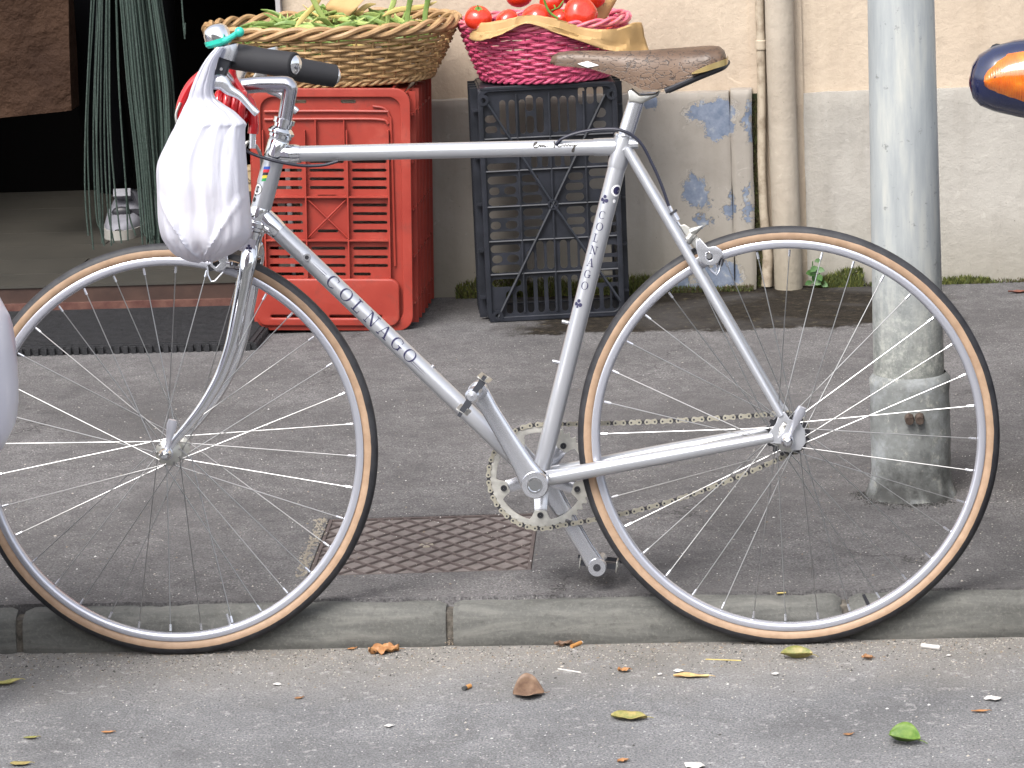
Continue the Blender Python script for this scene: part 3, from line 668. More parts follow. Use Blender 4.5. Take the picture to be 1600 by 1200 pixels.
# person in the shop
per = thing('person', 'person in black trousers and pale sneakers standing in the dark doorway', 'person', (-.74, 3.32, FZ))
def skin_body(name, verts, edges, radii, mt, parent):
    me = bpy.data.meshes.new(name); me.from_pydata([tuple(v) for v in verts], edges, []); o = bpy.data.objects.new(name, me); COL.objects.link(o)
    md = o.modifiers.new('s', 'SKIN'); ss = o.modifiers.new('sub', 'SUBSURF'); ss.levels = 1; ss.render_levels = 1
    for i, r in enumerate(radii): me.skin_vertices[0].data[i].radius = (r, r)
    me.skin_vertices[0].data[0].use_root = True
    dg = bpy.context.evaluated_depsgraph_get(); dg.update(); m2 = bpy.data.meshes.new_from_object(o.evaluated_get(dg)); bpy.data.objects.remove(o)
    m2.name = name
    for k in mt: m2.materials.append(M[k])
    for p in m2.polygons:
        p.use_smooth = True
        z = p.center.z; x = p.center.x
        p.material_index = 1 if (z > 1.44 or (z < .8 and abs(x) > .24)) and len(mt) > 1 else 0
    return link(name, m2, parent)
V = [(0,.02,.95),(0,.02,1.15),(0,.01,1.36),(0,0,1.48),(0,-.01,1.56),(0,-.02,1.68),(.09,0,.88),(.1,-.02,.5),(.11,.0,.08),(-.09,0,.88),(-.06,-.02,.5),(-.03,0,.08),(.19,0,1.38),(.25,.03,1.1),(.28,-.04,.84),(.28,-.08,.74),(-.19,0,1.38),(-.24,.03,1.1),(-.27,-.06,.86),(-.27,-.12,.76)]
E_ = [(0,1),(1,2),(2,3),(3,4),(4,5),(0,6),(6,7),(7,8),(0,9),(9,10),(10,11),(2,12),(12,13),(13,14),(14,15),(2,16),(16,17),(17,18),(18,19)]
Rr = [.14,.13,.15,.055,.08,.09,.1,.068,.062,.1,.068,.062,.06,.045,.035,.04,.06,.045,.035,.04]
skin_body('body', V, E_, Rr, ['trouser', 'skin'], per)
def shoe(parent, x, y, rz, sc_=1.):
    s = thing('shoe', None, None, (x,y,0), (0,0,rz), parent=parent)
    L = .29; m = MB(); secs = []
    tab_w = [(0,.012),(.02,.032),(.06,.046),(.12,.05),(.18,.04),(.25,.034),(.285,.02),(.29,.006)]
    tab_h = [(0,.03),(.02,.045),(.06,.056),(.1,.066),(.14,.085),(.18,.1),(.23,.1),(.28,.09),(.29,.08)]
    for i in range(25):
        d = L*i/24; wd = interp(tab_w, d); h = interp(tab_h, d)
        secs.append([(wd*math.copysign(abs(math.cos(a))**.7, math.cos(a)), -.16+d, .02+(h-.02)*max(0, math.sin(a))**.75) for a in [PI*k/12 for k in range(13)]])
    m.loft(secs, caps=False, closed=False); m.build('upper', 'shoe', s, ang=70)
    m = MB(); secs = []
    for i in range(25):
        d = L*i/24; wd = interp(tab_w, d)+.004; secs.append([(-wd, -.161+d*1.01, 0), (wd, -.161+d*1.01, 0), (wd, -.161+d*1.01, .026), (-wd, -.161+d*1.01, .026)])
    m.loft(secs); m.build('sole', 'sole', s, ang=70)
    m = MB(); m.add(*_ball((.0,-.085,.062), .02, 14, 8, (1.3,.5,.75))); m.box((.03,-.07,.06), (.05,.012,.012)); m.build('dark_panel', 'dark', s)
    m = MB(); m.box((0,-.03,.098), (.045,.06,.02), Matrix.Rotation(-.4, 3, 'X')); m.build('tongue', 'shoe', s)
    return s
s1 = G(181, 376, FZ); shoe(per, s1.x+.74, s1.y-3.32+.155, .06)
s2 = G(226, 362, FZ); shoe(per, s2.x+.74+.02, s2.y-3.32+.13, .45)
# brown paper bag
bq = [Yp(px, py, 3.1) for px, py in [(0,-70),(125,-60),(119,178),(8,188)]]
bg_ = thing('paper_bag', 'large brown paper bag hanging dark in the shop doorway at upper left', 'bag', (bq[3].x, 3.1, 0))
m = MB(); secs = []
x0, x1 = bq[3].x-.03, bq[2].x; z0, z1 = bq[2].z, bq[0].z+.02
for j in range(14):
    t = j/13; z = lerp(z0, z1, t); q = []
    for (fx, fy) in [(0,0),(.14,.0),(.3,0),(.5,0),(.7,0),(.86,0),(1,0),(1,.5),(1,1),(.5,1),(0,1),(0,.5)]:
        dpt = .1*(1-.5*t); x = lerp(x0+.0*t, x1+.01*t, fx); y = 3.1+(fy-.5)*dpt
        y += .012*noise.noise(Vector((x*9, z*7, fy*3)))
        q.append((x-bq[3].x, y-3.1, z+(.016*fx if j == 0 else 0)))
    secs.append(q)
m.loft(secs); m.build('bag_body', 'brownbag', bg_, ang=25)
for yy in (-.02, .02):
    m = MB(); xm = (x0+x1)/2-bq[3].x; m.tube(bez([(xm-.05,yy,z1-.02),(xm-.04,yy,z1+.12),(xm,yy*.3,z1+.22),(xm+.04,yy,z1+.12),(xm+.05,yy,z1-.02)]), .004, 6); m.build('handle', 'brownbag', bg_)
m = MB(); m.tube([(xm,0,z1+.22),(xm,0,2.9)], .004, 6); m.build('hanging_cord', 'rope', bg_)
# crate with beige pot just inside the doorway edge
bx = Yp(397, 296, 2.9)
db = thing('wooden_box', 'dark wooden box standing inside the doorway behind the head tube', 'box', (bx.x, 2.9, FZ))
mb = MB(); hgt = bx.z-FZ
for s_ in (-1,1): mb.bbox(-.09,.09,s_*.09-.006,s_*.09+.006,0,hgt-.012); mb.bbox(s_*.09-.006,s_*.09+.006,-.084,.084,0,hgt-.012)
mb.build('side_board', 'darkwood', db, smooth=False)
mb = MB(); mb.bbox(-.1,.1,-.1,.1,hgt-.012,hgt); mb.build('lid', 'darkwood', db, smooth=False)
cup = thing('cardboard_pot', 'small beige pot standing just left of the head tube above the dark box', 'pot', (bx.x, 2.88, FZ+hgt))
mb = MB(); hh = .062; mb.lathe([(.0,.001),(.017,.001),(.0215,hh-.008),(.0235,hh-.008),(.0235,hh),(.019,hh),(.0155,.01),(.0,.01)], (0,0,0), (0,0,1), 24); mb.build('pot_body', 'cork', cup)
mb = MB()
for k in range(14):
    a = -PI/2-.8+k*.12; mb.box((.0195*math.cos(a), .0195*math.sin(a), .028+.006*math.sin(k*2.1)), (.0012,.0012,.011), Matrix.Rotation(k*.9, 3, 'Y'))
mb.build('print', 'darkwood', cup, smooth=False)
# ================================================================== CRATES
RC = Vector((-.054, 2.262, KH+.004))
rc = thing('plastic_crate', 'red plastic harvest crate stood on end under the tan wicker basket', 'crate', RC, (0,.035,.03))
CW, CH, CD = .362, .558, .335
X0, X1 = -CW/2, CW/2
slots = []
cols = [(-.108,.079),(-.012,.079),(.085,.079)]
rowsz = [.142+.0195*i for i in range(14)]
zc = [.13+.02*i for i in range(15)]
for i, z in enumerate(zc):
    for j, (cx, w_) in enumerate(cols):
        if i % 5 == 4 and i != 14: pass
        if j == 1 and 5 <= i <= 9:
            if i in (5, 9): slots.append((cx, z, w_*.6))
            continue
        if i == 0 and j == 2: slots.append((cx-.02, z, w_*.5)); continue
        if (i+1) % 5 == 0: continue
        slots.append((cx, z, w_))
me = plate_mesh('base_panel', rrect(X0+.012, .012, X1-.012, CH-.012, .03), [slot(x, z, w_, .0075, 3) for x, z, w_ in slots]+[slot(.04,.527,.035,.008,3), slot(-.07,.527,.03,.008,3), slot(.0,.045,.035,.008,3), slot(-.1,.045,.03,.008,3)], .004, 0, 'redplastic', XZ)
o = link('base_panel', me, rc, (0, .012, 0))
me = plate_mesh('rim_flange', rrect(X0, 0, X1, CH, .035, 8), [rrect(X0+.022, .02, X1-.022, CH-.02, .028, 8)], .012, .002, 'redplastic', XZ)
link('rim_flange', me, rc, (0, .006, 0))
# raised handle panel at the bottom and rounded frame
me = plate_mesh('lower_panel', rrect(X0+.004, .012, X1-.03, .122, .022, 8), [slot(-.1,.034,.09,.006,3), slot(.05,.034,.12,.006,3)], .014, .004, 'redplastic', XZ)
link('lower_panel', me, rc, (0, -.002, 0))
mb = MB()
for z in (.505, .487): mb.tube(bez([(X0+.03,.006,z),(0,.006,z+.001),(X1-.07,.006,z),(X1-.05,.006,z-.01 if z < .5 else z)]), .0035, 8)
mb.tube(bez([(X1-.085,.006,.517),(X1-.06,.006,.512),(X1-.048,.006,.495),(X1-.044,.006,.45),(X1-.04,.006,.15)]), .003, 8)
mb.tube([(X0+.02,.004,.047),(X1-.05,.004,.047)], .003, 8)
mb.build('ledge', 'redplastic', rc)
for x in (-.155,-.06,.036,.132-.002):
    mb = MB(); mb.box((x, .004, .29), (.0035,.016,.345)); mb.build('rib', 'redplastic', rc, smooth=False)
for z in (.118, .218-.008, .318-.008, .418-.006):
    mb = MB(); mb.box((-.0115, .003, z), (.285,.013,.0035)); mb.build('rib', 'redplastic', rc, smooth=False)
for x in (-.1,-.035,.03):
    mb = MB(); mb.box((x, .004, .455), (.003,.012,.06)); mb.build('rib', 'redplastic', rc, smooth=False)
for s_ in (-1,1):
    mb = MB(); A = Vector((-.0585,.003,.214)); B2 = Vector((.0345,.003,.306)); 
    if s_ < 0: A.z, B2.z = B2.z, A.z
    mb.tube([A,B2], .002, 4); mb.build('rib', 'redplastic', rc)
# side walls with ribs: right, left, top, bottom; open to the rear
def side_panel(parent, x, z0, z1, y0, y1, sgn, mt, hz, nr=5, flare=.0):
    holes = []
    for k in range(int((z1-z0-.1)/.03)):
        for q in range(3): holes.append(slot(y0+(y1-y0)*(.25+.25*q), z0+.06+k*.03, .012, .018, 3))
    me = plate_mesh('side_panel', rrect(y0, z0, y1, z1, .006), holes if hz else [], .004, 0, mt, Matrix(((0,0,1,0),(1,0,0,0),(0,1,0,0),(0,0,0,1))))
    link('side_panel', me, parent, (x, 0, 0), (0,0,-sgn*flare))
    for q in range(nr):
        yy = lerp(y0+.03, y1-.01, q/(nr-1)); m = MB(); m.box((x+sgn*.009+sgn*flare*yy, yy, (z0+z1)/2), (.02,.004,z1-z0)); m.build('rib', mt, parent, smooth=False)
    for q in range(5):
        zz = lerp(z0+.05, z1-.05, q/4); m = MB(); m.box((x+sgn*.007+sgn*flare*(y0+y1)/2, (y0+y1)/2, zz), (.018,(y1-y0),.004), Matrix.Rotation(-sgn*flare,3,'Z')); m.build('rib', mt, parent, smooth=False)
side_panel(rc, X1-.012, .012, CH-.012, .014, CD, 1, 'redplastic', True, 6, .05)
side_panel(rc, X0+.012, .012, CH-.012, .014, CD, -1, 'redplastic', True, 6, .05)
for z, k in ((.012,0),(CH-.012,1)):
    mb = MB(); mb.box((0, .17, z), (CW-.03,.32,.004)); 
    for q in range(5): mb.box((lerp(X0+.04,X1-.04,q/4), .17, z+(.006 if k else -.004)), (.004,.32,.009))
    mb.build('end_panel', 'redplastic', rc, smooth=False)
me = plate_mesh('mouth_rim', rrect(X0-.01, 0, X1+.012, CH+.004, .03, 6), [rrect(X0+.014, .014, X1-.014, CH-.012, .025, 6)], .02, .003, 'redplastic', XZ)
link('mouth_rim', me, rc, (0, CD, 0))
# black crate
BC = G(762, 505); 
bc = thing('plastic_crate', 'black lattice plastic crate stood on end under the pink basket', 'crate', (BC.x, BC.y, KH), (0,0,.14))
BW, BH, BD = .318, .545, .19
def bz(zy): return (1150-zy)/1150*0+ (1145-zy)*(BH/1095.)     # zoom measure to height
def bxx(zx): return (zx-105)*(BW/650.)
holes = []
HB_ = []
def sl(xa, xb, ya, yb):
    if any(xa < q[1]+6 and xb > q[0]-6 and yb < q[2]+6 and ya > q[3]-6 for q in ((a_, b_, max(c_, d_), min(c_, d_)) for a_, b_, c_, d_ in HB_)) if False else any(xa < b_+6 and xb > a_-6 and min(ya,yb) < d_+6 and max(ya,yb) > c_-6 for a_, b_, c_, d_ in HB_): return
    HB_.append((xa, xb, min(ya,yb), max(ya,yb)))
    y_lo, y_hi = min(ya,yb), max(ya,yb); holes.append(slot((bxx(xa)+bxx(xb))/2, (bz(ya)+bz(yb))/2, bxx(xb)-bxx(xa)+.0015, bz(y_lo-2.5)-bz(y_hi+2.5), 4))
for (ya, yb) in ((408,438),(468,500),(565,600),(628,658),(725,757),(788,820),(882,914),(948,980)): sl(137, 272, ya, yb)
for (ya, yb) in ((185,215),(235,262)): sl(137, 190, ya, yb)
for (xa, xb) in ((575,603),(615,645),(662,690)): sl(xa, xb, 75, 150)
sl(650,700,175,215); sl(640,700,235,262)
for (ya, yb) in ((518,550),(678,710),(836,868)): sl(142, 188, ya, yb); sl(212, 265, ya, yb)
for (ya, yb) in ((468,498),(515,545),(562,595),(625,655),(675,705),(722,752)): sl(297, 372 if ya<560 or ya>700 else 386, ya, yb); sl(500 if 500<ya<700 else 515, 583, ya, yb)
for (ya, yb) in ((330,372),(388,424),(455,485),(500,545),(625,655),(672,705),(722,752),(812,848),(870,890),(925,952),(965,985)): sl(612, 735, ya, yb)
for xa in (305,352,400,462,510,555): sl(xa, xa+32, 908, 778 if xa not in (305,555) else 820)
for xa in (200,250,300,350,400,462,510,560,610,660,700): sl(xa, xa+28, 1108, 945 if 300<=xa<=520 else 1006)
for xa in (375, 455): sl(xa, xa+46, 512, 462); sl(xa, xa+44, 748, 692)
for xa in (207,250,298,): sl(xa, xa+26, 272, 118)
sl(330,362,170,100); sl(330,362,272,195)
for xa in (378,446,488,530): sl(xa, xa+30, 272, 112)
for xa in (345,395,455,500): sl(xa, xa+26, 432, 380)
me = plate_mesh('base_panel', rrect(0, 0, BW, BH, .022, 6), holes, .004, 0, 'blackplastic', XZ)
link('base_panel', me, bc, (0,.012,0))
me = plate_mesh('rim_flange', rrect(0, 0, BW, BH, .024, 6), [rrect(.012,.012,BW-.012,BH-.012,.015,6)], .012, .0015, 'blackplastic', XZ)
link('rim_flange', me, bc, (0,.008,0))
def bar(name, a, b, r, parent, mt, n=6, y=.006):
    m = MB(); m.tube([(a[0],y,a[1]),(b[0],y,b[1])], r, n); return m.build(name, mt, parent)
for zy in (292,442,607,768,923,1128): bar('rib', (.008,bz(zy)), (BW-.008,bz(zy)), .0028, bc, 'blackplastic')
for zx in (125,285,437,598): bar('rib', (bxx(zx), .02), (bxx(zx), BH-.02), .0028, bc, 'blackplastic')
cxy = (bxx(437), bz(607))
for q in ((150,130),(700,110),(160,1120),(735,1075)): bar('diagonal_rib', (bxx(q[0]), bz(q[1])), cxy, .0038, bc, 'blackplastic', y=.004)
mb = MB(); mb.lathe([(.0085,-.001),(.0085,-.006),(.0125,-.006),(.0125,.01)], (cxy[0],.006,cxy[1]), (0,1,0), 18); mb.build('centre_boss', 'blackplastic', bc)
mb = MB()
for q in ((155,1130),(105+25,110),(730,110)): mb.lathe([(.006,-.003),(.006,-.006),(.013,-.006),(.013,.008)], (bxx(q[0]),.006,max(.015,bz(q[1]))), (0,1,0), 16)
mb.build('corner_boss', 'blackplastic', bc)
side_panel(bc, .004, .006, BH-.006, .016, BD, -1, 'blackplastic', True, 4, -.0)
side_panel(bc, BW-.004, .006, BH-.006, .016, BD, 1, 'blackplastic', True, 4, .0)
for z in (.004, BH-.004):
    mb = MB(); mb.box((BW/2, BD/2, z), (BW-.012,BD,.004)); mb.build('end_panel', 'blackplastic', bc, smooth=False)
me = plate_mesh('mouth_rim', rrect(-.004, 0, BW+.004, BH, .02, 6), [rrect(.01,.01,BW-.01,BH-.01,.015,6)], .015, .002, 'blackplastic', XZ)
link('mouth_rim', me, bc, (0,BD,0))
# ================================================================== BASKETS
def basket(name, label, C, a0, b0, a1, b1, h, nst, rows, ms, mrim, rs, rot=0., rimr=.0065, turns=9, group=None):
    t = thing(name, label, 'basket', C, (0,0,rot), group)
    def pt(ang, k, off=0.):
        a = lerp(a0, a1, k**.8)+off; b = lerp(b0, b1, k**.8)+off; return Vector((a*math.cos(ang), b*math.sin(ang), h*k))
    for s in range(nst):
        an = 2*PI*s/nst; m = MB(); m.tube([pt(an, k/5) for k in range(6)], rs*.8, 5); m.build('stake', ms, t)
    for r in range(rows):
        k = (r+.6)/(rows+.2); m = MB(); n = nst*4; j = random.random()*.3
        P = [pt(2*PI*i/n, k+.012*math.sin(i*.31+r*2)+.006*math.sin(i*.9+r), rs*1.2*math.cos(PI*(i/4.+r))) for i in range(n)]
        m.tube(P, [rs*(1+.18*noise.noise(Vector((i*.12, r*3.3, 0)))) for i in range(n)], 6, closed=True); m.build('weaver', ms, t)
    for s in range(3):
        for (kk, rr, tt) in ((1.0, rimr, turns), (.02, rs*1.1, turns*2)):
            m = MB(); n = 260; P = []
            for i in range(n):
                an = 2*PI*i/n; ph = tt*an+2*PI*s/3; p = pt(an, kk, rr*.95*math.cos(ph)); p.z += rr*1.5*math.sin(ph); P.append(p)
            m.tube(P, rr, 7, closed=True); m.build('rim_strand' if kk > .5 else 'foot_strand', mrim if kk > .5 else ms, t)
    m = MB(); n = 40; m.add([(a0*.98*math.cos(2*PI*i/n), b0*.98*math.sin(2*PI*i/n), .004) for i in range(n)], [tuple(range(n))]); m.build('bottom', ms, t, smooth=False)
    return t
random.seed(21)
B1 = Vector((-.047, 2.44, KH+CH+.008)); 
basket('wicker_basket', 'tan wicker basket of green beans on top of the red crate', B1, .225, .15, .29, .2, .122, 44, 13, 'wicker', 'wickerrim', .0037, 0, .0066, 11, 'baskets on crates')
B2 = Vector((.44, 2.455, KH+BH+.008))
basket('pink_basket', 'pink dyed wicker basket of tomatoes on top of the black crate', B2, .145, .12, .195, .16, .128, 36, 17, 'pink', 'pinkpale', .0034, 0, .0043, 8, 'baskets on crates')
# ---- beans
def bean_mesh(seed, mt):
    random.seed(seed); m = MB(); L = random.uniform(.09,.14); bend = random.uniform(-.02,.02); k = 9; P = []; R_ = []
    for i in range(k):
        t = i/(k-1); P.append((L*(t-.5), bend*math.sin(PI*t), .004*math.sin(PI*2*t))); R_.append(.0018+.0046*math.sin(PI*min(1, t*1.05))**.6*(1+.12*math.cos(t*30)) if 0 < i < k-1 else .0012)
    m.tube(P, R_, 8, flat=.55); return m.mesh('bean_pod', mt)
bm_ = [bean_mesh(i, mt) for i, mt in enumerate(['bean','bean','bean','beanpale','bean','beanpale','beanyellow','bean'])]
random.seed(33)
for i in range(210):
    a = random.uniform(0, 2*PI); rr = math.sqrt(random.random()); x = .235*rr*math.cos(a); y = .155*rr*math.sin(a)
    z = .075+.05*(1-rr**2)+random.uniform(0,.022)
    kb_ = random.randrange(8); o = link('bean_pod', bm_[kb_], None, B1+Vector((x,y,z)), (random.uniform(-.9,.9), random.uniform(-.3,.3)*(1 if rr > .6 else 1.5), random.uniform(-1.2,1.2) if random.random() < .7 else random.uniform(0,2*PI)))
    bl_ = 'pale' if kb_ in (3,5) else 'yellow' if kb_ == 6 else 'green'; rg_ = 'left third' if x < -.09 else 'middle' if x < .09 else 'right third'; dp_ = 'front' if y < -.04 else 'rear' if y > .05 else 'centre'
    tag(o, '%s bean pod at the %s %s of the heap in the tan basket' % (bl_, dp_, rg_), 'bean', '%s bean pods at the %s %s of the tan basket' % (bl_, dp_, rg_))
for (px, py, ang, k, lb) in [(612,12,1.35,3,'pale bean pod standing upright in the bean heap near the middle of the basket'),(640,12,1.5,0,'green bean pod upright among the beans right of the pale upright one'),(483,20,.9,6,'yellow bean pod leaning at the left of the bean heap'),(668,10,1.5,0,'green bean pod standing at the right end of the bean heap'),(495,10,2.2,3,'pale green pod leaning above the left part of the bean heap'),(640,14,.2,6,'yellow bean pod lying across the right part of the heap')]:
    p = Yp(px, py, 2.36); o = link('bean_pod', bm_[k], None, p, (0, -ang, .3)); tag(o, lb, 'bean', 'bean pods standing up in the tan basket')
def sheet(fn, nu, nv, thick=.0006):
    m = MB(); vs = [fn(i/nu, j/nv) for j in range(nv+1) for i in range(nu+1)]
    m.add(vs, [(j*(nu+1)+i, j*(nu+1)+i+1, (j+1)*(nu+1)+i+1, (j+1)*(nu+1)+i) for j in range(nv) for i in range(nu)]); return m
def solidify(o, th):
    md = o.modifiers.new('thickness', 'SOLIDIFY'); md.thickness = th; return o
q0, q1, q2, q3 = Yp(505,14,2.44), Yp(545,28,2.4), Yp(585,-18,2.44), Yp(540,-25,2.5)
mb = sheet(lambda u, v: tuple((q0.lerp(q1, u)).lerp(q3.lerp(q2, u), v)+Vector((0,-.03*math.sin(PI*v)+.01*noise.noise(Vector((u*3,v*3,1))),.0))), 14, 12)
o = mb.build('paper_scrap', 'kraft'); solidify(o, .0006); tag(o, 'curled brown paper scrap sticking out of the green beans', 'paper')
# ---- tomatoes
def tomato_mesh():
    m = MB(); n = 24; k = 14; vs = []
    for i in range(k+1):
        th = PI*i/k
        for j in range(n):
            a = 2*PI*j/n; lob = 1+.025*math.cos(5*a)*math.sin(th)+.012*math.cos(3*a+1)
            r = math.sin(th)*lob; z = -math.cos(th)*.86
            if i > k-4: z -= .13*math.exp(-((r)/.28)**2)
            vs.append((r*math.cos(a), r*math.sin(a), z))
    m.add(vs, [(i*n+j, i*n+(j+1) % n, (i+1)*n+(j+1) % n, (i+1)*n+j) for i in range(k) for j in range(n)]); return m.mesh('fruit', 'tomato', ang=80)
def calyx_mesh():
    m = MB()
    for q in range(5):
        a = 2*PI*q/5; d = Vector((math.cos(a), math.sin(a), 0)); s_ = Vector((-d.y, d.x, 0))
        pts = [(0,.08,.74),(.2,.1,.79),(.42,.06,.74),(.58,.005,.8)]
        vs = []
        for (r, w_, z) in pts: vs += [d*r+s_*w_+Vector((0,0,z)), d*r-s_*w_+Vector((0,0,z))]
        m.add(vs, [(2*i,2*i+1,2*i+3,2*i+2) for i in range(3)])
    m.tube([(0,0,.7),(.03,0,.9),(.08,.02,1.05)], .05, 6); return m.mesh('calyx', 'calyx')
tme_ = tomato_mesh(); cme = calyx_mesh(); random.seed(4)
toms = [(747,28,.0315,2.36,'tomato at the left edge of the pink basket beside the paper fold','s'),(765,48,.024,2.40,'lower left tomato half hidden by the kraft paper in pink basket',''),
 (792,32,.028,2.39,'small tomato second from the left in the pink basket',''),(812,-8,.033,2.47,'tomato at the top of the heap above the second tomato','t'),
 (838,28,.036,2.37,'large tomato at the front middle of the pink basket heap',''),(862,2,.03,2.46,'tomato high in the heap just left of the green stem',''),
 (878,30,.026,2.42,'tomato half hidden behind the big right hand tomato','s'),(907,21,.0385,2.345,'largest shiny tomato at front right of the heap','b'),
 (925,-5,.032,2.44,'tomato at the top right of the heap against the card sign',''),(935,52,.026,2.40,'low tomato right of the largest tomato in the paper',''),
 (955,46,.027,2.43,'rightmost tomato low in the pink basket',''),(885,-12,.03,2.5,'tomato behind the vine stem at the top of the heap',''),
 (800,60,.03,2.45,'tomato buried under the heap at left',''),(850,60,.03,2.44,'tomato buried under the middle of the heap',''),(900,60,.03,2.45,'tomato buried under the right of the heap',''),(770,0,.03,2.52,'tomato at the rear left of the heap','')]
for (px, py, r, Y_, lb, k) in toms[:12]:
    t = thing('tomato', lb, 'tomato', Yp(px, py, Y_), (random.uniform(-.5,.6), random.uniform(-.5,.5), random.uniform(0,6)), 'tomatoes in the pink basket')
    if k == 'b': t.rotation_euler = (1.2,.1,.3)
    o = link('fruit', tme_, t); o.scale = (r,)*3; 
    if k == 's': o = link('calyx', cme, t); o.scale = (r,)*3
m = MB(); P = [Yp(px, py, 2.35) for px, py in [(848,-12),(853,8),(860,20),(872,29)]]; m.tube(bez([Yp(850,-30,2.4)]+P), .0028, 8)
m.tube(bez([Yp(862,16,2.35), Yp(872,12,2.37), Yp(880,2,2.4)]), .0018, 6); m.tube(bez([Yp(868,14,2.36), Yp(866,8,2.37)]), .0016, 6)
tag(m.build('tomato_vine', 'calyx'), 'curved green vine stem lying over the tomatoes', 'stem')
# kraft liner: over the front rim
cpts = [(735,32,2.42,-1),(760,40,2.35,0),(800,34,2.325,0),(840,28,2.318,0),(880,38,2.325,0),(920,48,2.335,0),(955,52,2.345,0),(985,42,2.37,0),(1003,40,2.41,0)]
low = [(733,58),(748,62),(780,54),(822,36),(868,48),(905,62),(950,76),(985,84),(1016,80)]
up_ = [Yp(a, b, c_) for a, b, c_, _ in cpts]; lo_ = [Yp(a, b, c_-.015) for (a, b), (_, _, c_, _) in zip(low, cpts)]
upc = bez(up_, 6); loc_ = bez(lo_, 6)
inn = [p+Vector((0,.05,-.035)) for p in upc]
def liner(u, v):
    i = min(len(upc)-1, int(round(u*(len(upc)-1))))
    p = inn[i].lerp(upc[i], v/.4) if v < .4 else upc[i].lerp(loc_[i], (v-.4)/.6)
    cr = .009*noise.noise(Vector((u*9, v*3, 2)))+.007*abs(noise.noise(Vector((u*19, v*5, 7))))
    return tuple(p+Vector((0, -cr-.004*math.sin(PI*min(1, v*1.3))-.026*(v > .25), cr*.5+.012*(.25 < v < .6))))
mb = sheet(liner, len(upc)-1, 16); o = mb.build('kraft_paper', 'kraft', ang=22); solidify(o, .0006)
tag(o, 'creased kraft paper draped over the front rim of the pink basket', 'paper')
c0, c1, c2, c3 = Yp(912,46,2.43), Yp(940,42,2.46), Yp(968,-8,2.5), Yp(925,-14,2.47)
sg = thing('price_card', 'tan card sign with handwriting stuck among the tomatoes', 'sign', c0)
mb = sheet(lambda u, v: tuple(c0.lerp(c1, u).lerp(c3.lerp(c2, u), v)-c0), 4, 4); o = mb.build('card', 'kraft', sg); solidify(o, .0015)
# glyphs
def ring(cx, cy, rx, ry, tx, ty, a0, a1, n=22):
    out = []
    for i in range(n):
        q = []
        for (a, k) in ((lerp(a0,a1,i/n),0),(lerp(a0,a1,(i+1)/n),0),(lerp(a0,a1,(i+1)/n),1),(lerp(a0,a1,i/n),1)):
            t = math.radians(a); q.append((cx+(rx-k*tx)*math.cos(t), cy+(ry-k*ty)*math.sin(t)))
        out.append(q)
    return out
def st(x0, y0, x1, y1, t, n=6):
    return [[(lerp(x0,x1,i/n)-t/2, lerp(y0,y1,i/n)), (lerp(x0,x1,i/n)+t/2, lerp(y0,y1,i/n)), (lerp(x0,x1,(i+1)/n)+t/2, lerp(y0,y1,(i+1)/n)), (lerp(x0,x1,(i+1)/n)-t/2, lerp(y0,y1,(i+1)/n))] for i in range(n)]
def hz(x0, x1, y, t=.075, n=4): return [[(lerp(x0,x1,i/n),y-t/2),(lerp(x0,x1,(i+1)/n),y-t/2),(lerp(x0,x1,(i+1)/n),y+t/2),(lerp(x0,x1,i/n),y+t/2)] for i in range(n)]
GL = {
 'C': ring(.42,.5,.42,.5,.14,.05,48,312)+st(.7,.66,.7,.9,.045,2)+st(.7,.1,.72,.24,.03,2),
 'O': ring(.45,.5,.45,.5,.13,.045,0,360,30),
 'G': ring(.42,.5,.42,.5,.14,.05,48,318)+st(.72,.08,.72,.42,.12,3)+hz(.52,.86,.42)+st(.7,.66,.7,.9,.045,2),
 'L': st(.2,0,.2,1,.13)+hz(.02,.4,.975)+hz(.02,.62,.025)+st(.62,0,.62,.26,.04,2),
 'N': st(.14,0,.14,1,.05)+st(.14,1,.74,0,.16)+st(.76,0,.76,1,.05)+hz(0,.3,.025)+hz(.6,.92,.975)+hz(-.02,.16,.975),
 'A': st(.13,0,.42,1,.05)+st(.44,1,.76,0,.15)+hz(.22,.64,.34,.04)+hz(0,.28,.025)+hz(.58,.94,.025),
 'R': st(.15,0,.15,1,.12)+ring(.3,.74,.3,.26,.1,.05,-90,90,10)+st(.34,.5,.66,0,.12),
 'o': ring(.3,.3,.3,.3,.08,.06,0,360,16)}
def club(s=1.): return [circ(-.26,.0,.2,14), circ(.26,-.02,.22,14), circ(.0,.36,.2,14), [(-.04,.1),(.04,.1),(.14,-.4),(-.14,-.4)]]
nr = (c1-c0).cross(c3-c0).normalized()
if nr.y > 0: nr = -nr
m = MB()
for (ch, ox) in (('R', .25), ('o', .55), ('.', .8)):
    for q in GL.get(ch, [circ(.1,.1,.08,8)]):
        vs = []
        for (x, y) in q:
            u = ox+x*.22; v = .62+y*.16; vs.append(c0.lerp(c1,u).lerp(c3.lerp(c2,u),v)-c0+nr*.0016)
        m.add(vs, [tuple(range(len(vs)))])
m.build('handwriting', 'ink', sg, smooth=False)
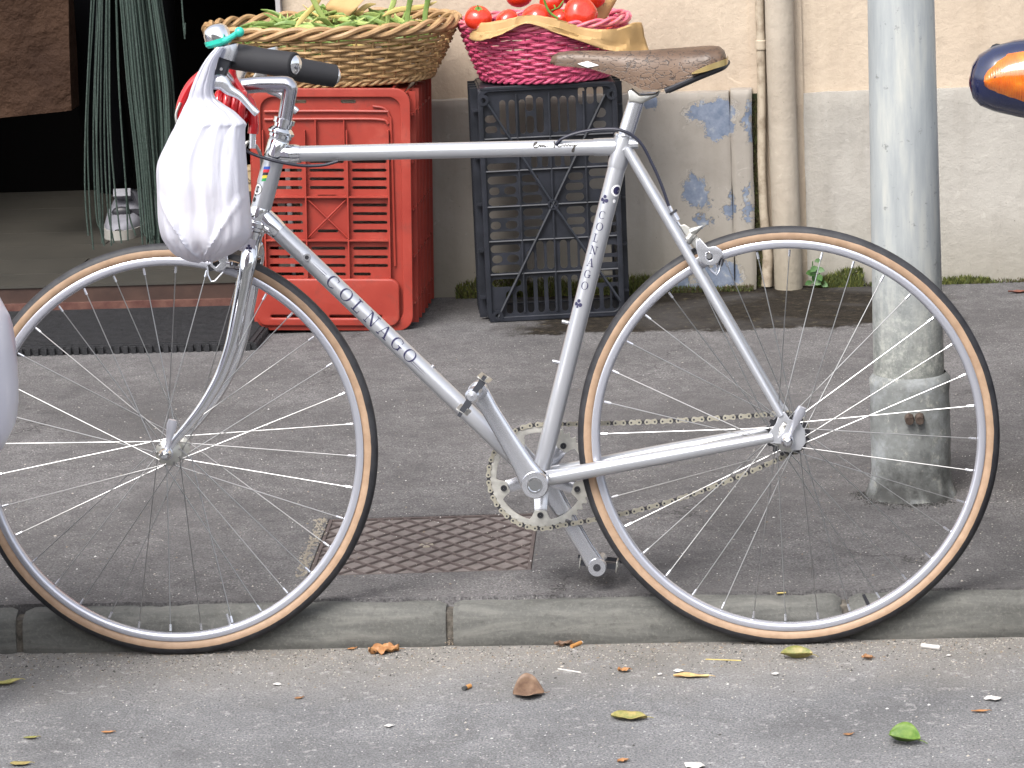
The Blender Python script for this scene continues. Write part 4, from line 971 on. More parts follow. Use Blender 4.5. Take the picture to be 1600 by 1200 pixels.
# ================================================================== BICYCLE
bike = thing('bicycle', 'silver racing bicycle with tan wall tyres leaning over the kerb', 'bicycle', (0,0,0), (-LEAN,0,0))
mir = lambda P: [Vector((p[0], -p[1], p[2])) for p in P]
WR = .334
def wheel(cx, rear, phase, lab=None):
    wh = thing('wheel', None, None, (cx,0,WR), (0,phase,0), parent=bike)
    m = MB(); n = 160; prof = []
    tc_, tr_ = WR-.013, .013
    for k in range(20): a = -2.55+5.1*k/19; prof.append((tc_+tr_*math.cos(a), .88*tr_*math.sin(a)))
    m.lathe(prof, (0,0,0), (0,1,0), n); m.build('tyre', 'tyre', wh, ang=60)
    m = MB(); prof = [(.3105,-.0085),(.3115,-.0100),(.3102,-.0107),(.3030,-.0103),(.3010,-.0094),(.2990,-.0065),(.2982,-.003),(.298,0),(.2982,.003),(.2990,.0065),(.3010,.0094),(.3030,.0103),(.3102,.0107),(.3115,.0100),(.3105,.0085),(.306,.006),(.306,-.006),(.3105,-.0085)]
    m.lathe(prof, (0,0,0), (0,1,0), n); m.build('rim', 'rim', wh, ang=50)
    fl = (-.036, .036) if not rear else (-.036, .022); hw = .05 if not rear else .062
    m = MB(); pr = [(.001,-hw+.004),(.007,-hw+.004),(.009,fl[0]-.006),(.013,fl[0]-.004),(.0215,fl[0]-.0015),(.0215,fl[0]+.0015),(.012,fl[0]+.004),(.0085,fl[0]+.014),(.0085,fl[1]-.014),(.012,fl[1]-.004),(.0215,fl[1]-.0015),(.0215,fl[1]+.0015),(.013,fl[1]+.004),(.009,fl[1]+.006),(.007,hw-.004),(.001,hw-.004)]
    m.lathe(pr, (0,0,0), (0,1,0), 28); m.build('hub', 'dullalu', wh)
    me0 = {}
    for side in (0,1):
        for typ in (0,1):
            m = MB(); phi = math.radians(60)*(1 if typ == 0 else -1)
            P0 = Vector((.0195*math.cos(phi), fl[side]+(.0022 if typ else -.0022)*(1 if side else -1)*-1, .0195*math.sin(phi))); P1 = Vector((.2965, 0 + (.002 if side else -.002), 0))
            m.tube([P0, P0.lerp(P1,.5), P1], .0009, 6); m.cur = 1; d = (P1-P0).normalized(); m.tube([P1-d*.011, P1], .0021, 6)
            m.cur = 0; m.ball(P0+Vector((0,(-.002 if side == 0 else .002),0)), .0019, 6, 4)
            me0[(side,typ)] = m.mesh('spoke', ['spoke','alu'])
    for j in range(36):
        side = j % 2; k = j//2; o = link('spoke', me0[(side, k % 2)], wh, None, (0, -math.radians(10*j), 0))
    # valve
    va = math.radians(-66 if rear else -74)+phase; m = MB(); m.tube([(.298*math.cos(va),0,.298*math.sin(va)),(.28*math.cos(va),0,.28*math.sin(va))], [.003,.0026], 8); m.build('valve', 'dark' if rear else 'alu', wh)
    if rear:
        m = MB(); pr = []; n2 = 96; vs = []
        ys = (.030,.0325); 
        for y in ys:
            for i in range(n2):
                a = 2*PI*i/n2; r = .0325+(.0035 if (i % 6) in (1,2,3) else -.001); vs.append((r*math.cos(a), y, r*math.sin(a)))
        m.add(vs, [(i,(i+1)%n2,n2+(i+1)%n2,n2+i) for i in range(n2)]+[tuple(range(n2)), tuple(range(n2,2*n2))]); m.lathe([(.001,.022),(.018,.022),(.018,.04),(.001,.04)], (0,0,0), (0,1,0), 20); m.build('sprocket', 'dark', wh)
    return wh
wheel(0., False, math.radians(3.2)); wheel(REARX, True, math.radians(2))
# frame
BBc = Vector((.5905, 0, .2725)); S = PB(972,229); HT = PB(437,216); HB = PB(402,347)
hd = (HT-HB).normalized(); stt = PB(1001,140); sdv = (PB(972,229)-BBc).normalized()
TTf = PB(436,241); DTf = PB(411,338)
def ptube(name, A, B, r, mt, parent, n=20, r2=None):
    m = MB(); m.tube([A, Vector(A).lerp(Vector(B), .5), B], [r, (r+(r2 or r))/2, r2 or r], n); return m.build(name, mt, parent)
frame = thing('frame', None, None, (0,0,0), parent=bike)
ptube('top_tube', TTf, S, .0127, 'silver', frame); ptube('down_tube', DTf, BBc, .0143, 'silver', frame); ptube('seat_tube', S+sdv*.012, BBc, .0143, 'silver', frame)
ptube('head_tube', HB, HT, .0165, 'silver', frame, 28)
for (A, d, r, L) in ((HT-hd*.004, -hd, .0176, .028), (HB+hd*.002, hd, .0178, .022)):
    m = MB(); m.lathe([(r-.001,0),(r,.002),(r,L*.8),(r-.001,L)], A, d, 28); m.build('lug', 'chrome', frame)
m = MB(); m.lathe([(.0135,.0),(.0152,.004),(.0152,.026),(.0135,.034)], TTf, (S-TTf), 20); m.build('lug', 'chrome', frame); m = MB(); m.lathe([(.0152,.0),(.0162,.004),(.0162,.022),(.0148,.036)], DTf, (BBc-DTf), 20); m.build('lug', 'chrome', frame)
m = MB(); m.lathe([(.0147,-.035),(.0158,-.028),(.0158,.012),(.0152,.016)], S, sdv, 24); m.lathe([(.0135,.045),(.0142,.035),(.0142,.01)], S, (TTf-S), 20)
m.tube([S+Vector((.012,-.011,.004)), S+Vector((.026,-.011,.004))], .008, 10); m.build('seat_lug', 'silver', frame)
m = MB(); p = PB(988,227,.012); m.tube([p+Vector((0,0,0)), p+Vector((0,.026,0))], .0062, 12); m.cur = 1; m.tube([p+Vector((0,-.0015,0)), p], .003, 8); m.build('seat_bolt', ['alu','dark'], frame)
m = MB(); m.lathe([(.0195,-.034),(.0195,.034)], BBc, (0,1,0), 28); m.build('bottom_bracket', 'silver', frame)
m = MB(); m.lathe([(.0001,-.0365),(.0185,-.0365),(.0185,-.034),(.0212,-.034),(.0212,-.030),(.0195,-.030)], BBc, (0,1,0), 28); m.build('bearing_cup', 'dark', frame)
for sg_ in (1,-1):
    a = PB(979,232,.013); b = PB(1221,650,.061); c = PB(862,746,.03); d = PB(1208,683,.06); c.z += 0
    P = [a, a.lerp(b,.5), b]; Q = [c.lerp(BBc, .5), c, c.lerp(d,.5), d]
    if sg_ < 0: P = mir(P); Q = mir(Q)
    m = MB(); m.tube(P, [.008,.0078,.006], 16); m.build('seat_stay', 'silver', frame)
    m = MB(); m.tube(Q, [.0125,.0128,.0115,.008], 16); m.build('chain_stay', 'silver', frame)
    ol = [PB(*q, .061) for q in ((1203,692),(1200,678),(1212,662),(1218,645),(1226,643),(1234,655),(1250,660),(1258,674),(1259,692),(1251,703),(1238,704),(1232,694),(1222,694))]
    ho = [PB(*q, .061) for q in ((1218,668),(1225,658),(1230,662),(1224,675),(1216,682))]
    me = plate_mesh('dropout', [(p.x, p.z) for p in ol], [[(p.x, p.z) for p in ho]], .006, .001, 'silver', XZ); link('dropout', me, frame, (0, -.061*sg_, 0))
m = MB(); q = PB(1083,405,.0); m.tube([q+Vector((0,-.03,0)), q+Vector((0,.03,0))], .006, 12); m.build('brake_bridge', 'silver', frame)
for (px, py, off, d, r) in ((676,574,.0,(.6,0,.8),.0035),(480,402,.0142,(0,-1,0),.006),(882,503,0,(-1,0,.25),.003),(867,565,0,(-1,0,.25),.003)):
    p = PB(px, py, off); dv = Vector(d); m = MB(); m.tube([p-dv*.006, p+dv*.004], r, 12)
    if r > .005: m.cur = 1; m.tube([p+dv*.004, p+dv*.0045], r*.55, 12)
    m.build('braze_on_boss', ['alu','dark'], frame)
# decals wrapped on the tubes
def decal(name, A, B, r, items, mt, parent):
    ax = (Vector(B)-Vector(A)).normalized(); e = Vector((0,-1,0)); e = (e-ax*e.dot(ax)).normalized(); f = ax.cross(e)
    if f.z < 0: f = -f
    m = MB()
    for (s0, ph0, scl, turn, polys) in items:       # turn 0: text runs along the tube; 1: letters stacked upright
        for q in polys:
          if len(q) == 4: A0, A1, A2, A3 = q; L_ = lambda p, o, u: (lerp(p[0],o[0],u), lerp(p[1],o[1],u)); sub = [[L_(A0,A1,u/5), L_(A0,A1,(u+1)/5), L_(A3,A2,(u+1)/5), L_(A3,A2,u/5)] for u in range(5)]
          else: cxx, cyy = sum(p[0] for p in q)/len(q), sum(p[1] for p in q)/len(q); sub = [[(cxx,cyy), q[u], q[(u+1) % len(q)]] for u in range(len(q))]
          for q in sub:
            vs = []
            for (x, y) in q:
                a_, b_ = (x*scl, y*scl) if turn == 0 else (-y*scl, x*scl)
                if turn == 1: ph = ph0 - b_/r*HS
                else: ph = ph0 + b_/r
                vs.append(Vector(A)+ax*(s0+a_)+(e*math.cos(ph)+f*math.sin(ph))*r)
            m.add(vs, [tuple(range(len(vs)))])
    return m.build(name, mt, parent, smooth=False)
HS = 1
Ldt = (BBc-DTf).length
def along(A, B, px, py):
    ax = (Vector(B)-Vector(A)).normalized(); p = PB(px, py); return (p-Vector(A)).dot(ax)
it = []
for ch, px, py in zip('COLNAGO', (524,543,562,580,599,619,638), (431,451,472,492,512,532,550)):
    it.append((along(DTf, BBc, px, py)-.004, -.5, .0225, 0, GL[ch]))
decal('lettering', DTf, BBc, .01455, it, 'letter', frame)
fl_ = []
for k in range(2):
    fl_.append((along(DTf,BBc,496,403), .1+k*.22, 1, 0, st(0,-.0003,.028,-.0003,0,1)[:0]+[[(0,0),(.03,0),(.03,.0008),(0,.0002)]]))
    fl_.append((along(DTf,BBc,648,560), .1+k*.22-.35, 1, 0, [[(0,0),(.03,0),(.03,.0002),(0,.0008)]]))
decal('pinstripe', DTf, BBc, .0145, fl_, 'letter', frame)
it = []
# on the seat tube: e faces the viewer, around-axis x to the right
ax = (BBc-S).normalized(); e_ = Vector((0,-1,0)); e_ = (e_-ax*e_.dot(ax)).normalized(); f_ = ax.cross(e_); f_ = f_ if f_.z > 0 else -f_
HS = 1 if f_.x < 0 else -1
SC = .013
for ch, px, py in zip('COLNAGO', (934,929,925,921,916,911,906), (340,358,376,395,414,432,450)):
    it.append((along(S, BBc, px, py), HS*.62, SC, 1, GL[ch]))
it.append((along(S,BBc,941,311), HS*.45, .015, 1, club())); it.append((along(S,BBc,902,474), HS*.45, .015, 1, club()))
it.append((along(S,BBc,962,297), -HS*.72, .0075, 1, [circ(0,0,.9,20)]))
decal('lettering', S, BBc, .01455, it, 'letter', frame)
decal('decal_ring', S, BBc, .01452, [(along(S,BBc,962,297), -HS*.72, .0075, 1, ring(0,0,1.25,1.25,.36,.36,0,360,24)),(along(S,BBc,960,314), -HS*.72, .0065, 1, [circ(0,0,.45,12)])], 'white', frame)
# signature on the top tube: handwriting strokes
sig = [(0,.3),(.25,.75),(.5,.9),(.35,.5),(.05,.25),(.3,.0),(.7,.15),(.95,.45),(1.0,.1),(1.25,.4),(1.3,.1),(1.55,.4),(1.6,.08),(1.9,.3),(2.1,.1)]
sig2 = [(2.9,1.0),(2.95,.3),(2.9,-.1)]; sig3 = [(3.9,1.0),(3.5,.6),(3.4,.15),(3.75,.05),(4.1,.35),(4.3,.1),(4.5,.4),(4.7,.1),(4.9,.4),(5.1,.1),(5.3,.35),(5.5,.1),(5.75,.35),(5.7,.0),(5.55,-.7),(5.35,-.6),(5.7,.0),(6.3,.4)]
def stroke(pts, w_=.08):
    P = bez([(x,y,0) for x,y in pts], 4); out = []
    for a, b in zip(P, P[1:]):
        d = (b-a); 
        if d.length < 1e-6: continue
        n_ = Vector((-d.y, d.x, 0)).normalized()*w_; out.append([(a-n_)[:2], (a+n_)[:2], (b+n_)[:2], (b-n_)[:2]])
    return out
decal('signature', TTf, S, .0132, [(along(TTf,S,834,230), .12, .0115, 0, stroke(sig)+stroke(sig2)+stroke(sig3))], 'ink', frame)
# head badge: striped crest and ring on the head tube front left
for k, mt_ in enumerate(('dblue','dred','dblack','dyellow','dgreen')):
    decal('badge_stripe', HB, HT, .01675, [(along(HB,HT,410,273)+.012-k*.0048, .38, 1, 1, [[(-.0052+.0007*k,-.0022),(.0062-.0003*k,-.0022-.003),(.0062-.0003*k,.0026-.003),(-.0052+.0007*k,.0026)]])], mt_, frame)
bp0 = along(HB,HT,403,295)
decal('badge_rim', HB, HT, .0167, [(bp0, .78, .0085, 1, [circ(0,0,1.12,24)])], 'dblack', frame)
decal('badge_ring', HB, HT, .0168, [(bp0, .78, .0085, 1, ring(0,0,1.,1.,.32,.32,0,360,24))], 'white', frame)
decal('badge_letters', HB, HT, .0168, [(along(HB,HT,398,311), .85, .005, 1, [circ(0,0,.8,12), circ(0,-1.6,.5,10)])], 'dblack', frame)
# headset, stem
m = MB(); m.lathe([(.0165,0),(.0185,.001),(.0185,.006),(.0215,.008),(.0215,.011),(.018,.015),(.0145,.018),(.0145,.024),(.0175,.0245),(.0175,.032),(.0125,.0325)], HT, hd, 30); m.build('headset_upper', 'chrome', bike)
m = MB(); m.lathe([(.0165,0),(.0205,-.001),(.0205,-.007),(.0185,-.009),(.0185,-.013),(.0155,-.016),(.0155,-.02)], HB, hd, 30); m.build('headset_lower', 'chrome', bike)
qt = HT+hd*.03
CL0 = PB(368,136)
stem = thing('stem', None, None, (0,0,0), parent=bike)
K = PB(455,131); fwd = (CL0-K).normalized(); c_a = K-(K-qt).normalized()*.014; c_b = K+fwd*.014
P = [qt, qt.lerp(c_a,.5), c_a]+[c_a*(1-t)**2+K*2*t*(1-t)+c_b*t*t for t in (.2,.4,.6,.8)]+[c_b, c_b.lerp(CL0,.5)+Vector((0,0,.002)), CL0]
m = MB(); m.tube(P, [.0116,.0117,.012,.0128,.0134,.0137,.0136,.0134,.013,.013], 28); m.build('stem_body', 'satin', stem)
CL = PB(364,136)
m = MB(); m.lathe([(.013,-.018),(.0175,-.017),(.0175,.017),(.013,.018)], CL, (0,1,0), 24); m.build('bar_clamp', 'alu', stem)
hb = thing('handlebar', None, None, (0,0,0), parent=bike)
near = [PB(364,136,0), PB(356,128,.035), PB(345,114,.08), PB(338,100,.125), PB(341,92,.15), PB(352,86,.165), PB(372,89,.175), PB(415,96,.195), PB(461,101,.217)]
for sg_ in (1,-1):
    P = near if sg_ > 0 else [p-Vector((0,0,.016*max(0,i-4)/4)) for i, p in enumerate(mir(near))]
    m = MB(); m.tube(bez(P, 6), .0117, 16); m.build('bar', 'alu', hb)
    G0, G1, G2 = P[5].lerp(P[6], .45), P[7], P[8]
    m = MB(); m.tube([G0, G0.lerp(G1,.03), G0.lerp(G1,.5), G1, G2.lerp(G1,.03), G2], [.0185,.0205,.0205,.0198,.019,.0172], 22); m.build('grip', 'foam', hb)
    dv = (G2-G1).normalized(); m = MB(); m.lathe([(.0145,-.001),(.0145,.002),(.01,.006),(.0005,.0075)], G2, dv, 20); m.build('end_plug', 'chrome', hb)
# brake levers
for sg_ in (1,-1):
    bl = thing('brake_lever', None, None, (0,0,0), parent=bike); fx = (lambda P: P) if sg_ > 0 else mir
    ol = [PB(*q, .19) for q in ((346,76),(366,82),(362,98),(352,120),(336,138),(322,140),(326,128),(338,108))]
    me = plate_mesh('lever_body', [(p.x, p.z) for p in ol], [], .018, .003, 'hood' if sg_ > 0 else 'dullalu', XZ); link('lever_body', me, bl, (0, -.19*sg_, 0))
    m = MB(); m.tube(fx([PB(356,72,.19), PB(358,80,.19), PB(354,92,.19)]), [.0165,.0168,.0165], 20); m.build('lever_clamp', 'alu', bl)
    m = MB(); m.tube(fx(bez([PB(326,134,.2), PB(345,128,.2), PB(358,140,.2), PB(375,150,.2), PB(390,166,.2), PB(402,178,.2)], 5)), [.006,.008,.010,.0115,.012,.012,.0118,.0112,.0105,.0096,.0088,.008,.0074,.0068,.0063,.006,.0057,.0055,.0053,.0052,.0052,.0053,.0055,.0058,.006,.0055], 14, flat=.6); m.build('lever_blade', 'alu', bl)
    m = MB(); p = fx([PB(346,108,.2)])[0]; m.tube([p+Vector((0,-.002*sg_,0)), p+Vector((0,-.0005*sg_,0))], .0025, 8); m.build('pivot_pin', 'alu', bl)
# bell
bell = thing('bell', None, None, (0,0,0), parent=bike)
bp_ = PB(342,66,.19); tl = Vector((-.24,-.1,1)).normalized()
m = MB(); m.lathe([(.0205,.0055),(.0202,.015),(.0175,.0225),(.011,.0275),(.0005,.029)], bp_, tl, 28); m.build('bell_dome', 'chrome', bell)
m = MB(); m.lathe([(.001,-.005),(.0185,-.005),(.0215,-.001),(.0215,.0058),(.001,.0058)], bp_, tl, 24); m.tube([bp_+Vector((0,0,-.004)), PB(346,80,.185)], .006, 10)
m.tube(bez([bp_+Vector((.006,-.013,0)), PB(357,61,.21), PB(372,51,.215)]), .0045, 10); m.ball(PB(374,50,.215), .0078, 12, 8); m.build('bell_base', 'teal', bell)
# fork
fk = thing('fork', None, None, (0,0,0), parent=bike)
m = MB(); cr0 = HB-hd*.02; cr1 = HB-hd*.046
m.tube([cr0, cr1], [.0145,.0155], 20); m.build('crown_race', 'chrome', fk)
for sg_ in (1,-1):
    fx = (lambda P: P) if sg_ > 0 else mir
    pts = fx([PB(393,382,.012), PB(389,402,.034), PB(382,440,.038), PB(372,492,.041), PB(360,545,.044), PB(343,590,.046), PB(320,630,.048), PB(296,662,.05), PB(272,690,.05)])
    P = bez(pts, 5); nP = len(P); R_ = [lerp(.0148, .014, min(1,i/5)) if i < 6 else lerp(.014, .0068, (i-5)/(nP-6)) for i in range(nP)]
    m = MB(); m.tube(P, R_, 18, flat=.72); m.build('fork_blade', 'chrome', fk)
    m = MB(); p = fx([PB(262,702,.05)])[0]; m.lathe([(.001,-.0025),(.0105,-.0025),(.0105,.0025),(.001,.0025)], Vector((0,p.y,WR)), (0,1,0), 16); m.tube([P[-1], Vector((0,p.y,WR))], [.0058,.005], 10, flat=.5); m.build('fork_end', 'chrome', fk)
cd = (HB-hd*.033); m = MB(); m.box(cd-hd*.004, (.026,.075,.022), Matrix.Rotation(math.atan2(hd.x, hd.z), 3, 'Y'), .8); m.build('fork_crown', 'chrome', fk)
m = MB(); cc = PB(389,388,.0405)
for q in club(): m.add([cc+Vector((x*.011, 0, y*.011)) for x, y in q], [tuple(range(len(q)))])
m.build('crown_club', 'letter', fk, smooth=False)
# quick releases
def qr(cx, half, tip, lab):
    m_ = thing('quick_release', None, None, (0,0,0), parent=bike)
    c = Vector((cx, -half, WR)); a = MB(); a.lathe([(.0005,-.020),(.006,-.0185),(.0098,-.012),(.0105,-.005),(.009,.0)], c, (0,1,0), 20); a.build('cam_nut', 'chrome', m_)
    t = PB(*tip, half+.012); d = (t-c).normalized(); a = MB(); P = [c+Vector((0,-.01,0)), c.lerp(t,.35), c.lerp(t,.6), c.lerp(t,.85), t]; a.tube(P, [.0045,.004,.0065,.0085,.0065], 14, flat=.5); a.build('lever', 'rim', m_)
    a = MB(); a.lathe([(.009,.0),(.0085,.006),(.006,.016),(.0005,.017)], (cx, half, WR), (0,1,0), 16); a.build('end_nut', 'alu', m_)
    a = MB(); a.lathe([(.001,0),(.011,0),(.011,.004),(.001,.004)], (cx,-half,WR), (0,1,0), 20); a.build('lock_washer', 'alu', m_)
qr(0, .057, (270,656), ''); qr(REARX, .067, (1254,636), '')
# crankset
PC = PB(747,610,.062); pv = (PC-Vector((BBc.x,PC.y,BBc.z))); PCf = Vector((BBc.x-pv.x, .062, BBc.z-pv.z))
def crank(c0, c1, mt='alu'):
    t = thing('crank', None, None, (0,0,0), parent=bike); ys = c0.y; s_ = -1 if ys < 0 else 1
    d = (c1-c0); L = d.length; d.normalize(); nrm_ = Vector((-d.z, 0, d.x)); secs = []
    for i in range(17):
        f = i/16; s = lerp(-.0, L, f); hw = interp([(0,.0215),(.08,.0215),(.2,.0175),(.5,.0148),(.8,.0136),(.92,.015),(1,.0155)], f); th = lerp(.0085,.0062,f)
        c = c0+d*s; q = []
        for k in range(16):
            a = 2*PI*k/16; ca_, sa_ = math.cos(a), math.sin(a)
            q.append(c+nrm_*hw*math.copysign(abs(ca_)**.7, ca_)+Vector((0,1,0))*th*math.copysign(abs(sa_)**.7, sa_))
        secs.append(q)
    m = MB(); m.loft(secs); m.lathe([(.0005,-.0105),(.0205,-.0105),(.022,-.007),(.022,.008),(.0005,.008)], c0, (0,1,0), 28); m.lathe([(.0005,-.0078),(.014,-.0078),(.0155,-.005),(.0155,.0065),(.0005,.0065)], c1, (0,1,0), 24); m.build('crank_arm', mt, t, ang=50)
    m = MB(); y = -.0108 if ys < 0 else -.011
    m.lathe([(.0005,y),(.0095,y),(.0105,y-.001),(.0125,y-.001),(.0125,y+.002)], c0, (0,1,0), 20); m.build('dust_cap', 'chrome', t)
    m = MB(); m.lathe([(.0005,-.0083),(.0062,-.0083),(.0062,-.0075)], c1, (0,1,0), 16); m.build('axle_hole', 'dark', t)
    return t
crank(Vector((BBc.x,-.062,BBc.z)), PC); crank(Vector((BBc.x,.062,BBc.z)), PCf)
cs = thing('chainring', None, None, (BBc.x, .045, BBc.z), parent=bike)
n = 42*6; ol = []
for i in range(n):
    a = 2*PI*i/n; k = i % 6; r = .0812+(.0048 if k in (2,3) else (.0015 if k in (1,4) else -.0012)); ol.append((r*math.cos(a), r*math.sin(a)))
hol = []; bolts = [math.radians(-92+72*k) for k in range(5)]
for k in range(5):
    a0 = bolts[k]+math.radians(8.5); a1 = bolts[k]+math.radians(72-8.5); q = []
    for i in range(17): a = lerp(a0,a1,i/16); q.append((.0715*math.cos(a), .0715*math.sin(a)))
    for i in range(17):
        a = lerp(a1+math.radians(-3),a0+math.radians(3),i/16); r = .0575+.0*i; q.append((r*math.cos(a)*.5, r*math.sin(a)*.5)) if False else None
    hol.append(q)
# ring with five bolt tabs: outer ring minus inner star
inn_ = []
for i in range(180):
    a = 2*PI*i/180; dd = min(abs((a-b+PI) % (2*PI)-PI) for b in bolts); r = .0715-(.0165 if dd < math.radians(9.5) else (.0165*max(0, 1-(dd-math.radians(9.5))/math.radians(4.5))**1.5 if dd < math.radians(14) else 0)); inn_.append((r*math.cos(a), r*math.sin(a)))
me = plate_mesh('ring', ol, [inn_], .0035, .0004, 'chainring', XZ); link('ring', me, cs, (0,-.0005,0))
for b in bolts:
    m = MB(); c, s_ = math.cos(b), math.sin(b); secs = []
    for r, hw_, y0_ in ((.012,.0145,.016),(.025,.0125,.015),(.04,.0108,.012),(.052,.0102,.0095),(.0545,.0102,.0092),(.071,.0088,.0092)):
        cc_ = Vector((c*r, 0, s_*r)); nv_ = Vector((-s_, 0, c)); secs.append([cc_+nv_*hw_+Vector((0,y0_-.0055,0)), cc_+nv_*hw_*.6+Vector((0,y0_-.0075,0)), cc_-nv_*hw_*.6+Vector((0,y0_-.0075,0)), cc_-nv_*hw_+Vector((0,y0_-.0055,0)), cc_-nv_*hw_+Vector((0,y0_,0)), cc_+nv_*hw_+Vector((0,y0_,0))])
    m.loft(secs)
    m.build('spider_arm', 'alu', cs)
    m = MB(); m.lathe([(.0005,-.0045),(.003,-.0045),(.003,-.0062),(.0048,-.0062),(.0052,-.002)], (c*.0625,0,s_*.0625), (0,1,0), 14); m.build('chainring_bolt', 'dark', cs)
# chain
chn = thing('chain', None, None, (0,.045,0), parent=bike)
c0 = Vector((BBc.x,0,BBc.z)); c1 = Vector((REARX,0,WR)); R0, R1 = .0845, .0325
dd_ = (c1-c0); Lc = math.hypot(dd_.x, dd_.z); base = math.atan2(dd_.z, dd_.x); al = math.acos((R0-R1)/Lc)
path = []
ta, tb = base+al, base-al
t0 = Vector((c0.x+R0*math.cos(ta),0,c0.z+R0*math.sin(ta))); t1 = Vector((c1.x+R1*math.cos(ta),0,c1.z+R1*math.sin(ta)))
u0 = Vector((c0.x+R0*math.cos(tb),0,c0.z+R0*math.sin(tb))); u1 = Vector((c1.x+R1*math.cos(tb),0,c1.z+R1*math.sin(tb)))
for i in range(60): f = i/60; p = t0.lerp(t1,f); p.z -= .004*math.sin(PI*f); path.append(p)
for i in range(30): a = lerp(ta, tb, i/30); path.append(Vector((c1.x+R1*math.cos(a),0,c1.z+R1*math.sin(a))))
for i in range(60): f = i/60; p = u1.lerp(u0,f); p.z -= .017*math.sin(PI*f); path.append(p)
for i in range(90): a = lerp(tb, ta-2*PI, i/90); path.append(Vector((c0.x+R0*math.cos(a),0,c0.z+R0*math.sin(a))))
cum = [0.]
for a, b in zip(path, path[1:]+path[:1]): cum.append(cum[-1]+(b-a).length)
tot = cum[-1]; NL = int(round(tot/.0127/2))*2; pth = path+[path[0]]
def at_s(s):
    s %= tot; lo = 0
    import bisect
    i = bisect.bisect_right(cum, s)-1; i = min(i, len(path)-1); f = (s-cum[i])/max(1e-9, cum[i+1]-cum[i]); return pth[i].lerp(pth[i+1], f)
def link_mesh(outer):
    m = MB(); hp = .00635; r = .0042 if outer else .0037; pts = []
    for i in range(9): a = -PI/2*1.0+PI*i/8-.0; pts.append((hp+r*math.cos(a), r*math.sin(a)))
    pts.append((0, r*.62))
    for i in range(9): a = PI/2+PI*i/8; pts.append((-hp+r*math.cos(a), r*math.sin(a)))
    pts.append((0, -r*.62)); n_ = len(pts)
    for y in ((-.0042,-.0032),(.0032,.0042)) if outer else ((-.0030,-.0022),(.0022,.0030)):
        vs = [(x, y[0], z) for x, z in pts]+[(x, y[1], z) for x, z in pts]
        m.add(vs, [tuple(range(n_)), tuple(range(n_,2*n_))]+[(i,(i+1)%n_,n_+(i+1)%n_,n_+i) for i in range(n_)])
    m.cur = 1
    if outer:
        for s_ in (-1,1): m.tube([(s_*hp,-.0046,0),(s_*hp,.0046,0)], .0017, 8)
    else: 
        for s_ in (-1,1): m.tube([(s_*hp,-.0022,0),(s_*hp,.0022,0)], .0038, 8)
    return m.mesh('chain_link', ['chain' if outer else 'dark', 'dark' if outer else 'dullalu'])
LM = (link_mesh(True), link_mesh(False))
for i in range(NL):
    a = at_s(tot*i/NL); b = at_s(tot*(i+1)/NL); c = (a+b)/2; ang = -math.atan2(b.z-a.z, b.x-a.x); link('chain_link', LM[i % 2], chn, c, (0,ang,0))
# pedals
def pedal(c, sgn, ang):
    t = thing('pedal', None, None, c, (0,-ang,0), parent=bike); s_ = -sgn   # outward is -y for near side
    m = MB(); m.lathe([(.007,0),(.0085,s_*.012),(.0105,s_*.018),(.0095,s_*.05),(.0115,s_*.075),(.0115,s_*.088),(.008,s_*.092),(.0005,s_*.093)], (0,0,0), (0,1,0), 18); m.build('pedal_axle', 'alu', t)
    for sx in (-1,1):
        me = plate_mesh('cage_plate', rrect(.018,-.0105,.092,.0105,.004), [slot(.034,0,.018,.009),slot(.056,0,.018,.009),slot(.077,0,.016,.009)], .0016, 0, 'dullalu', Matrix(((0,0,1,sx*.03),(s_,0,0,0),(0,1,0,0),(0,0,0,1)))); link('cage_plate', me, t)
    m = MB()
    for yy in (.021, .09): m.box((0, s_*yy, 0), (.061,.003,.009))
    m.box((.034, s_*.09, .0), (.007,.012,.006)); m.box((-.034, s_*.09, .0), (.007,.012,.006)); m.box((0, s_*.055, .0), (.06,.014,.004)); m.build('cage_end', 'hood', t, smooth=False)
    return t
pedal(PC+Vector((0,-.006,0)), 1, math.radians(55)); pedal(PCf+Vector((0,.006,0)), -1, math.radians(-8))
# seatpost and saddle
sp = thing('seatpost', None, None, (0,0,0), parent=bike)
top = PB(994,158)
m = MB(); m.tube([S, S.lerp(top,.5), top], .0132, 22); m.build('post_tube', 'alu', sp)
m = MB(); m.lathe([(.0132,0),(.0155,.001),(.0155,.005),(.0132,.006)], PB(974,216), sdv, 22)
ol = [PB(*q) for q in ((983,160),(981,142),(988,138),(1000,148),(1022,146),(1032,141),(1028,150),(1010,158),(1003,162))]
m.build('post_collar', 'alu', sp)
me = plate_mesh('clamp_head', [(p.x,p.z) for p in ol], [], .03, .004, 'dullalu', XZ); link('clamp_head', me, sp)
sdl = thing('saddle', None, None, (0,0,0), parent=bike)
topl = [(860,93),(863,84),(872,79),(890,76.5),(920,76),(960,77),(1000,76),(1040,73),(1080,70),(1110,68),(1124,69),(1132,76),(1135,88)]
botl = [(860,97),(863,101),(872,103),(890,104.5),(920,107),(960,119),(985,131),(1005,141),(1030,140),(1060,130),(1090,117),(1115,107),(1135,97)]
tops = bez([PB(*q, .0) for q in topl], 3); 
wt = [(0,.006),(.01,.017),(.05,.021),(.12,.027),(.17,.045),(.21,.062),(.25,.07),(.272,.064),(.28,.04)]
xs0 = tops[0].x; secs = []; low_t = sorted([(PB(px,py,.03).x, PB(px,py,.03+.03*min(1,max(0,(px-950)/100))).z) for px, py in botl]); xe = tops[-1].x
NS = 44
tt = sorted([(p.x, p.z) for p in [PB(*q) for q in topl]])
